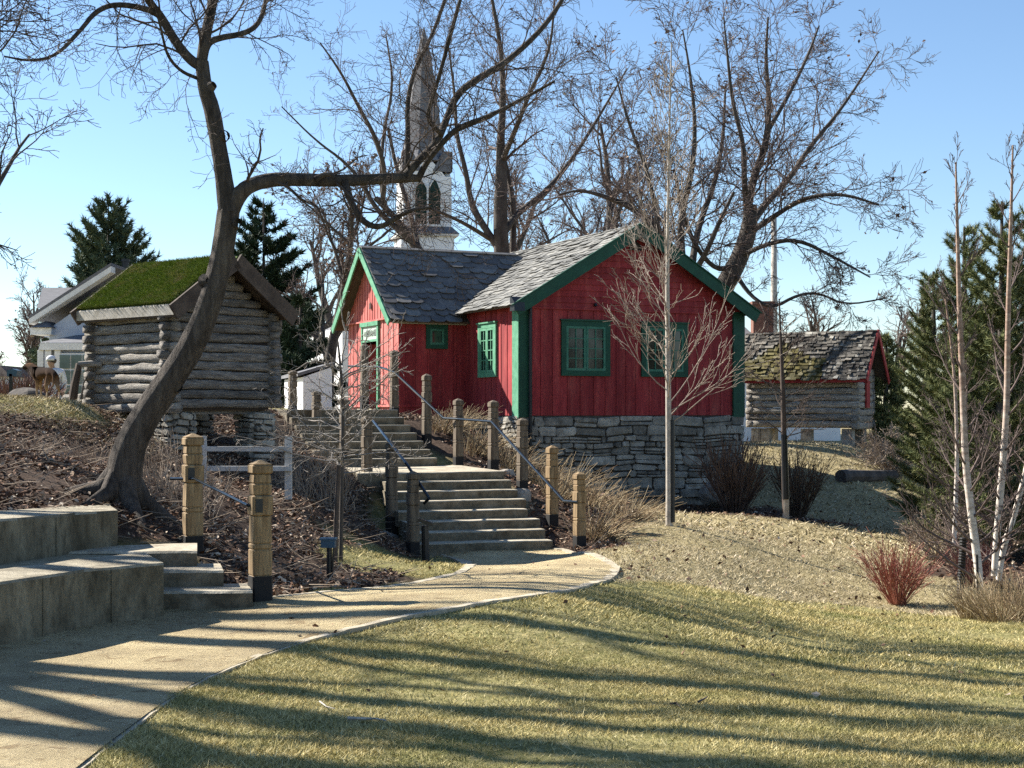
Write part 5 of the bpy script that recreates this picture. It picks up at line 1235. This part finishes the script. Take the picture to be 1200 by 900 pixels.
# --- shrubs / clumps
def shrub(label,px,py,D,hpx,wpx,n,m,seed,name='shrub',cat='shrub',lean=0,rr=.006,lv=2,wan=.06,up=.04,spread=None,group=None,base=.12):
    r=np.random.default_rng(seed); b=P(px,py,D); b[2]=gz(b[0],b[1]) ; H=hpx/F*D; Wd=wpx/F*D/2; out=[]
    Ts=dict(seg=[6,4,3],wan=wan,up=[up,up,.02],nc=[4,3],t0=[.35,.2],ang=.4,lr=[.4,.4],rr=.6,rmin=rr*.45,tip=.35)
    for i in range(n):
        a=r.random()*6.28; q=r.random()**.6; d=np.array([math.cos(a)*Wd*q+lean*H,math.sin(a)*Wd*q,H*(1-.25*q)]); L=np.linalg.norm(d)*(.6+.45*r.random())
        grow(r,out,b+np.array([math.cos(a),math.sin(a),0])*base*Wd*r.random()-UP*.03,d,L,rr,0,lv,Ts)
    V,Fq=tubes_mesh(out,lambda l:[4,3,3][min(l,2)])
    o=link(name,mesh_np(name,V-b,Fq),m); o.location=tuple(b); ORG[o.name]=b; tag(o,label,cat,group); return o
shrub('bare red-stemmed dogwood shrub on the lawn edge at the right',1052,700,18.4,80,110,130,m_redst,91,name='red_stem_shrub',lv=1,rr=.006,up=.0)
shrub('dark bushy bare shrub against the right end of the stone foundation',862,596,29,100,120,130,M('brown_stem',[(.07,.045,.035),(.16,.11,.085)],4,.9,0),92,rr=.012,lv=1)
shrub('brown bare shrub just behind the dark sapling',935,598,29.5,90,80,90,M('brown_stem_b',[(.07,.045,.035),(.18,.13,.09)],4,.9,0),93,rr=.012,lv=1)
m_tan=M('tan_stem',[(.20,.14,.10),(.42,.34,.26)],4,.9,0)
shrub('tangle of pale brush behind the cabin-side log',1045,545,36,60,110,120,m_tan,94,name='brush_pile',cat='brush',rr=.012,wan=.25,up=0)
shrub('sprawling bare shrub below the left pines',1100,640,23.5,70,120,70,m_tan,95,rr=.007,wan=.2,up=.01)
shrub('reddish bare shrub between the birches',1140,655,20,65,90,70,M('maroon_stem',[(.13,.05,.045),(.25,.11,.09)],4,.9,0),96,rr=.006)
for i,(px,py,D,h,w,lab) in enumerate([(1175,715,15.6,70,110,'pale dry grass clump in front of the birches'),(1140,712,16.2,55,60,'small dry grass clump by the black drain tube'),(1215,710,15.6,80,90,'tall dry grass clump at the right edge')]):
    shrub(lab,px,py,D,h,w,220,m_dry,100+i,name='dry_grass_clump',cat='ornamental grass',rr=.0035,lv=0,up=-.02,wan=.1,group='dry grass clumps under the birches',base=.5)
cl=[(700,632,21.5,70,95,'dry arching grass clump right of the lowest stair post'),(735,622,22.8,55,80,'dry grass clump nearest the young tree'),(655,590,23.8,80,70,'tall dry grass clump below the house corner'),(690,590,25,70,90,'dry grass clump against the dark foundation wall'),(630,560,26,55,60,'dry grass clump at the house corner beside the downspout'),(600,545,26.5,60,70,'dry arching grass clump behind the landing posts'),(560,545,27,60,70,'dry grass clump under the side window'),(520,520,28,50,60,'dry grass clump beside the upper flight'),(540,512,29.5,45,60,'dry grass clump against the annex wall')]
for i,(px,py,D,h,w,lab) in enumerate(cl):
    shrub(lab,px,py,D,h*.8,w,170,m_dry,120+i,name='dry_grass_clump',cat='ornamental grass',rr=.0055,lv=0,up=-.10,wan=.09,lean=.35,group='dry grass clumps along the stairs',base=.6)
cl=[(190,560,16,95,70,'tangled pale bare brush beside the leaning tree trunk'),(225,600,15.2,80,80,'tangled bare brush behind the left golden post'),(110,510,17.5,45,70,'low brown brush left of the leaning trunk'),(350,520,21,70,70,'bare brush right of the white railing'),(385,560,20.5,80,90,'brown bare brush under the sprawling sapling'),(330,490,23,50,50,'brush at the storehouse right corner'),(30,535,16.5,25,80,'low stems on the left bank')]
for i,(px,py,D,h,w,lab) in enumerate(cl):
    shrub(lab,px,py,D,h,w,45,m_tan,140+i,name='bare_brush',cat='brush',rr=.005,lv=1,wan=.14,up=.02,group='bare brush on the left bank',base=.8)
# brown hedge left background
shrub('brown leafless hedge on the crest at the far left',15,470,27,45,90,260,M('hedge_stem',[(.12,.06,.045),(.25,.15,.12)],4,.9,0),160,name='hedge',cat='hedge',rr=.011,lv=1,base=.9)
# log on the hill
a=P(985,556,34);b=P(1048,548,35.5); mb=MB(); n=7; pp=np.array([a+(b-a)*t for t in np.linspace(0,1,n)]); pp[:,2]=[gz(q[0],q[1])+.10 for q in pp]; mb.tube(pp,np.linspace(.17,.13,n),12,jit=.05)
o=mb.build('fallen_log',m_bark2); tag(o,'thick dark fallen log lying on the grass slope below the cabin','log')
# drain tube
mb=MB(); ps=[P(1125,702,17.2),P(1127,665,17.2),P(1129,630,17.2)]; n=44; pp=np.array([ps[0]+(ps[2]-ps[0])*t for t in np.linspace(0,1,n)]); mb.tube(pp,np.where(np.arange(n)%2,.036,.047),10)
o=mb.build('corrugated_tube',m_base); tag(o,'black corrugated plastic tree guard standing beside the red-stemmed shrub','tree guard')
mb=MB(); mb.tube([P(1146,702,16.8),P(1145,650,16.8)],[.014,.014],6); o=mb.build('metal_stake',m_black); tag(o,'thin black metal stake at the foot of the left birch','stake')
# white railing
wr=thing('white_railing',P(285,585,18.8),'plain grey-white two-bar wooden railing on the bank behind the golden posts','railing')
def bar(name,a,b,w,par,m): 
    mb=MB(); a=np.array(a);b=np.array(b); d=b-a; L=np.linalg.norm(d); d/=L; s=np.cross(d,[0,1,0]); s/=np.linalg.norm(s); y=np.array([0,1.,0]); mb.box(a-s*w/2-y*w/2,s*w,y*w,d*L); return mb.build(name,m,par)
DD=18.6
bar('post',P(239,600,DD),P(239,511,DD),.062,wr,m_grayp); bar('post',P(338,585,DD),P(338,511,DD),.085,wr,m_grayp)
bar('rail',P(243,526,DD-.07),P(341,526,DD-.07),.062,wr,m_grayp); bar('rail',P(242,549,DD-.07),P(342,549,DD-.07),.062,wr,m_grayp)
# path light
pl=thing('path_light',P(386,686,13.6),'short black post lamp with a blue-grey head beside the path','path light')
mb=MB(); mb.tube([P(386,690,13.6),P(386,636,13.6)],[.028,.026],10); mb.build('post',m_black,pl)
m_blue=M('blue_grey_metal',[(.03,.07,.11),(.05,.10,.15)],4,.5,.1)
mb=MB(); c=P(385,637,13.6); mb.cbox(c,.13,.12,.07); mb.cbox(c+UP*.045,.155,.14,.018); mb.build('lamp_head',m_blue,pl)
mb=MB(); mb.tube([P(389,684,13.58),P(390,660,13.58),P(392,630,13.58)],[.01,.01,.01],5); mb.build('cable',m_black,pl)
bs=thing('sign_stand',P(498,655,19.6),'short black stand with slanted top at the foot of the stone stairs','stand')
mb=MB(); mb.tube([P(499,659,19.6),P(498,616,19.6)],[.055,.05],10); mb.build('post',m_black,bs)
mb=MB(); a=P(489,611,19.5); mb.box(a,(.20,.02,-.07),(0,.12,.0),(.01,0,.045)); mb.build('slanted_plate',m_black,bs)
# leaning broken post with bar, lamp-like post far left
lp=thing('leaning_post',P(86,470,22),'rough leaning wooden post with a crosspiece between the dog and the log storehouse','post')
mb=MB(); mb.tube([P(85,472,22),P(88,450,22),P(93,426,22)],[.07,.06,.05],7,jit=.06); mb.build('post',m_plank,lp)
mb=MB(); mb.tube([P(92,427,22),P(108,426,22),P(120,427,22)],[.045,.05,.04],7,jit=.06); mb.build('crosspiece',m_logp,lp)
mb=MB(); mb.tube([P(95,468,22.2),P(99,448,22.2),P(103,438,22.2)],[.025,.022,.015],5); mb.build('brace',m_log,lp)
bh=thing('box_on_post',P(12,470,26),'dark box with sloping lid on a post at the far left','post box')
mb=MB(); mb.box(P(10.5,472,26),(.055*1.0,0,0),(0,.06,0),UP*(34/F*26)); mb.build('post',m_black,bh)
mb=MB(); mb.prism([P(8,441,26),P(19,441,26),P(20,434,26),P(14,432,26),P(8,434,26)],(0,.25,0)); mb.build('box',m_blue,bh)
hs=thing('small_shed',P(2,466,40),'little brown roofed shed at the far left edge behind the dark box','shed')
mb=MB(); mb.box(P(-30,480,40),(.9,0,0),(0,1.5,0),UP*(40/F*40)); mb.build('wall',m_clapb,hs)
mb=MB(); mb.prism([P(-34,441,39.7),P(12,441,39.7),P(0,428,40),P(-34,426,40)],(0,1.8,0)); mb.build('roof',m_plank,hs)

# ------------------------------------------------------------------ skin figures
def skin(name,vs,es,rad,m,parent=None,sub=2,root=0,sx=None):
    me=bpy.data.meshes.new(name); V=np.array(vs,float)
    if parent is not None: V=V-ORG[parent.name]
    me.from_pydata(V.tolist(),es,[]); o=link(name,me,m,parent)
    md=o.modifiers.new('s','SKIN'); sk=me.skin_vertices[0].data
    for i,q in enumerate(rad): sk[i].radius=(q,q) if not isinstance(q,tuple) else q; sk[i].use_root=(i==root)
    md.use_smooth_shade=True
    s=o.modifiers.new('u','SUBSURF'); s.levels=sub; s.render_levels=sub
    return o
# dog
m,nt,b=nodes('dog_coat'); m_dog=m
tc=nt.nodes.new('ShaderNodeTexCoord'); sp3=nt.nodes.new('ShaderNodeSeparateXYZ'); nt.links.new(tc.outputs['Object'],sp3.inputs[0])
n_=noise(nt,7,4); ma=nt.nodes.new('ShaderNodeMath'); ma.operation='MULTIPLY_ADD'; nt.links.new(n_,ma.inputs[0]); ma.inputs[1].default_value=.16; nt.links.new(sp3.outputs['Z'],ma.inputs[2])
c=ramp(nt,ma.outputs[0],[(.0,(.46,.37,.28)),(.18,(.36,.26,.17)),(.33,(.17,.10,.055)),(.43,(.05,.03,.02)),(.54,(.022,.015,.012)),(.64,(.12,.065,.035))]); nt.links.new(c,b.inputs['Base Color']); b.inputs['Roughness'].default_value=1; b.inputs['Specular IOR Level'].default_value=.05; bump(nt,b,noise(nt,60,3),.4,.01)
DG=21.3; base=P(56,469,DG); base[2]=gz(base[0],base[1])
gp=lambda px,py,d=DG:np.array([*P(px,py,d)[:2],P(px,py,d)[2]])
dz=base[2]-P(56,469,DG)[2]
def dp(px,py,d=DG): q=P(px,py,d); return q+UP*dz
V=[dp(62,438,21.15),dp(55,437.5,21.35),dp(48,438,21.6),dp(42,438,21.75),      #0 rump 1 loin 2 rib 3 chest
   dp(39.5,434,21.8),dp(36,430.5,21.86),dp(32,431,21.9),dp(27,433,21.94),   #4 neck 5 skull 6 brow 7 muzzle
   dp(44,449,21.65),dp(43,458,21.68),dp(43.5,467,21.68),dp(42.5,469,21.62),      # 8-11 L front
   dp(47,449,21.8),dp(48,459,21.85),dp(48.5,467,21.85),dp(47.5,469,21.8),      #12-15 R front
   dp(56.5,447,21.15),dp(54,455,21.1),dp(55.5,461,21.2),dp(54.5,468.5,21.14),dp(53.5,469.5,21.08), #16-20 hind left
   dp(66.5,447,21.2),dp(67.5,455,21.1),dp(70,461,21.22),dp(69.5,468.5,21.16),dp(68.5,469.5,21.1), #21-25
   dp(63,441,21.03),dp(62.5,449,20.98),dp(62,455,21.0)]  #26-28 tail
E=[(0,1),(1,2),(2,3),(3,4),(4,5),(5,6),(6,7),(3,8),(8,9),(9,10),(10,11),(2,12),(12,13),(13,14),(14,15),(0,16),(16,17),(17,18),(18,19),(19,20),(0,21),(21,22),(22,23),(23,24),(24,25),(0,26),(26,27),(27,28)]
Rr=[.078,.070,.082,.084,.070,.062,.048,.033,.032,.017,.013,.019,.032,.017,.013,.019,.052,.028,.014,.013,.018,.052,.028,.014,.013,.018,.024,.018,.010]
dog=thing('dog',base,'brown and black dog with pale legs standing on the grassy crest, looking left','dog')
skin('body',V,E,Rr,m,dog,2)
mb=MB()
for s in (-1,1):
    e=dp(34.3,428.5,21.88+.055*s); mb.prism([e+[-.02,0,.0],e+[.02,0,.0],e+[.012,.0,-.05],e+[-.008,.0,-.055]],(0,.012*s,0))
mb.build('ear',m_dog,dog)
mb=MB(); mb.lathe(dp(24.8,432.6,21.95)-UP*.008,[(.006,0),(.011,.008),(.006,.016)],8); mb.build('nose',m_black,dog)
# person beyond the crest
DPn=30.; pb=P(64,480,DPn); pb[2]=gz(pb[0],pb[1]); sx_=lambda x,y,z:pb+np.array([x,y,z])
top=EYE+(480-418.5)/F*DPn; Hh=top-pb[2]; k=Hh/1.68; print('person height',Hh)
per=thing('person',pb,'person in a pale hooded jacket standing beyond the crest behind the dog','person')
m_skin=M('skin',[(.32,.19,.13),(.38,.24,.17)],5,.6,0); m_jack=M('pale_jacket',[(.55,.55,.58),(.72,.72,.74)],5,.8,.3); m_pant=M('dark_trousers',[(.03,.03,.045),(.05,.05,.07)],5,.9,.2)
bodyv=[sx_(0,0,.92*k),sx_(.0,0,1.12*k),sx_(-.01,-.02,1.32*k),sx_(-.03,-.03,1.40*k),sx_(-.05,-.04,1.47*k),sx_(-.06,-.05,1.56*k),sx_(-.07,-.05,1.61*k),
 sx_(.15,0,1.33*k),sx_(.2,.02,1.08*k),sx_(.19,-.05,.85*k),sx_(.19,-.07,.76*k),
 sx_(-.17,0,1.33*k),sx_(-.22,.02,1.08*k),sx_(-.22,-.06,.85*k),sx_(-.22,-.08,.76*k),
 sx_(.09,0,.85*k),sx_(.1,-.01,.48*k),sx_(.1,.02,.07*k),sx_(.1,-.12,.03*k),
 sx_(-.09,0,.85*k),sx_(-.1,-.01,.48*k),sx_(-.1,.02,.07*k),sx_(-.1,-.12,.03*k)]
be=[(0,1),(1,2),(2,3),(3,4),(4,5),(5,6),(2,7),(7,8),(8,9),(9,10),(2,11),(11,12),(12,13),(13,14),(0,15),(15,16),(16,17),(17,18),(0,19),(19,20),(20,21),(21,22)]
br_=[.14,.13,.13,.06,.055,.085,.07,.06,.045,.032,.035,.06,.045,.032,.035,.085,.058,.04,.04,.085,.058,.04,.04]
skin('body',bodyv,be,br_,m_skin,per,2)
jv=[bodyv[0]-UP*.08,bodyv[0],bodyv[1],bodyv[2],bodyv[3]+UP*.01,bodyv[7],bodyv[8],bodyv[9],bodyv[11],bodyv[12],bodyv[13]]
skin('jacket',jv,[(0,1),(1,2),(2,3),(3,4),(3,5),(5,6),(6,7),(3,8),(8,9),(9,10)],[.165,.165,.16,.16,.085,.085,.065,.05,.085,.065,.05],m_jack,per,2,root=1)
skin('trousers',[bodyv[0],bodyv[15],bodyv[16],bodyv[17],bodyv[19],bodyv[20],bodyv[21]],[(0,1),(1,2),(2,3),(0,4),(4,5),(5,6)],[.145,.1,.075,.06,.1,.075,.06],m_pant,per,2)
mb=MB(); mb.lathe(bodyv[6]+np.array([.01,.01,.0])-UP*.01,[(.098,0),(.10,.03),(.085,.075),(.05,.10),(.01,.11)],14); mb.build('cap',m_jack,per,smooth=True)
mb=MB(); mb.lathe(bodyv[5]+np.array([.015,.02,-.03]),[(.05,0),(.088,.03),(.093,.08),(.09,.1)],14); mb.build('hair',m_bark,per,smooth=True)

# ------------------------------------------------------------------ camera, light, world
sc=bpy.context.scene
cam=bpy.data.cameras.new('camera'); co=bpy.data.objects.new('camera',cam); C.objects.link(co); co.location=(0,0,EYE); co.rotation_euler=(R(90),0,0)
cam.sensor_width=36; cam.lens=F/1200*36; cam.shift_y=(HY-450)/1200; cam.clip_end=8000; cam.clip_start=.1; sc.camera=co
AZ=R(28); EL=R(36)
to=Vector((-math.cos(AZ)*math.cos(EL),math.sin(AZ)*math.cos(EL),math.sin(EL)))
s=bpy.data.lights.new('sun','SUN'); s.energy=SUN; s.angle=R(.53); s.color=(1,.95,.86); so=bpy.data.objects.new('sun',s); C.objects.link(so); so.rotation_euler=to.to_track_quat('Z','Y').to_euler()
w=bpy.data.worlds.new('World'); sc.world=w; w.use_nodes=True; nt=w.node_tree; bg=nt.nodes['Background']; sk=nt.nodes.new('ShaderNodeTexSky'); sk.sky_type='NISHITA'; sk.sun_disc=False; sk.sun_elevation=EL; sk.sun_rotation=R(-62); sk.air_density=1.; sk.dust_density=0; sk.ozone_density=4
nt.links.new(sk.outputs[0],bg.inputs[0]); bg.inputs[1].default_value=SKY
sc.view_settings.view_transform='Standard'; sc.view_settings.look='None'; sc.view_settings.exposure=EXPO; sc.view_settings.gamma=1
sc.cycles.use_denoising=False; sc.cycles.max_bounces=4; sc.cycles.diffuse_bounces=1; sc.cycles.glossy_bounces=2; sc.cycles.transparent_max_bounces=4; sc.cycles.caustics_reflective=False; sc.cycles.caustics_refractive=False
sc.cycles.sample_clamp_indirect=4
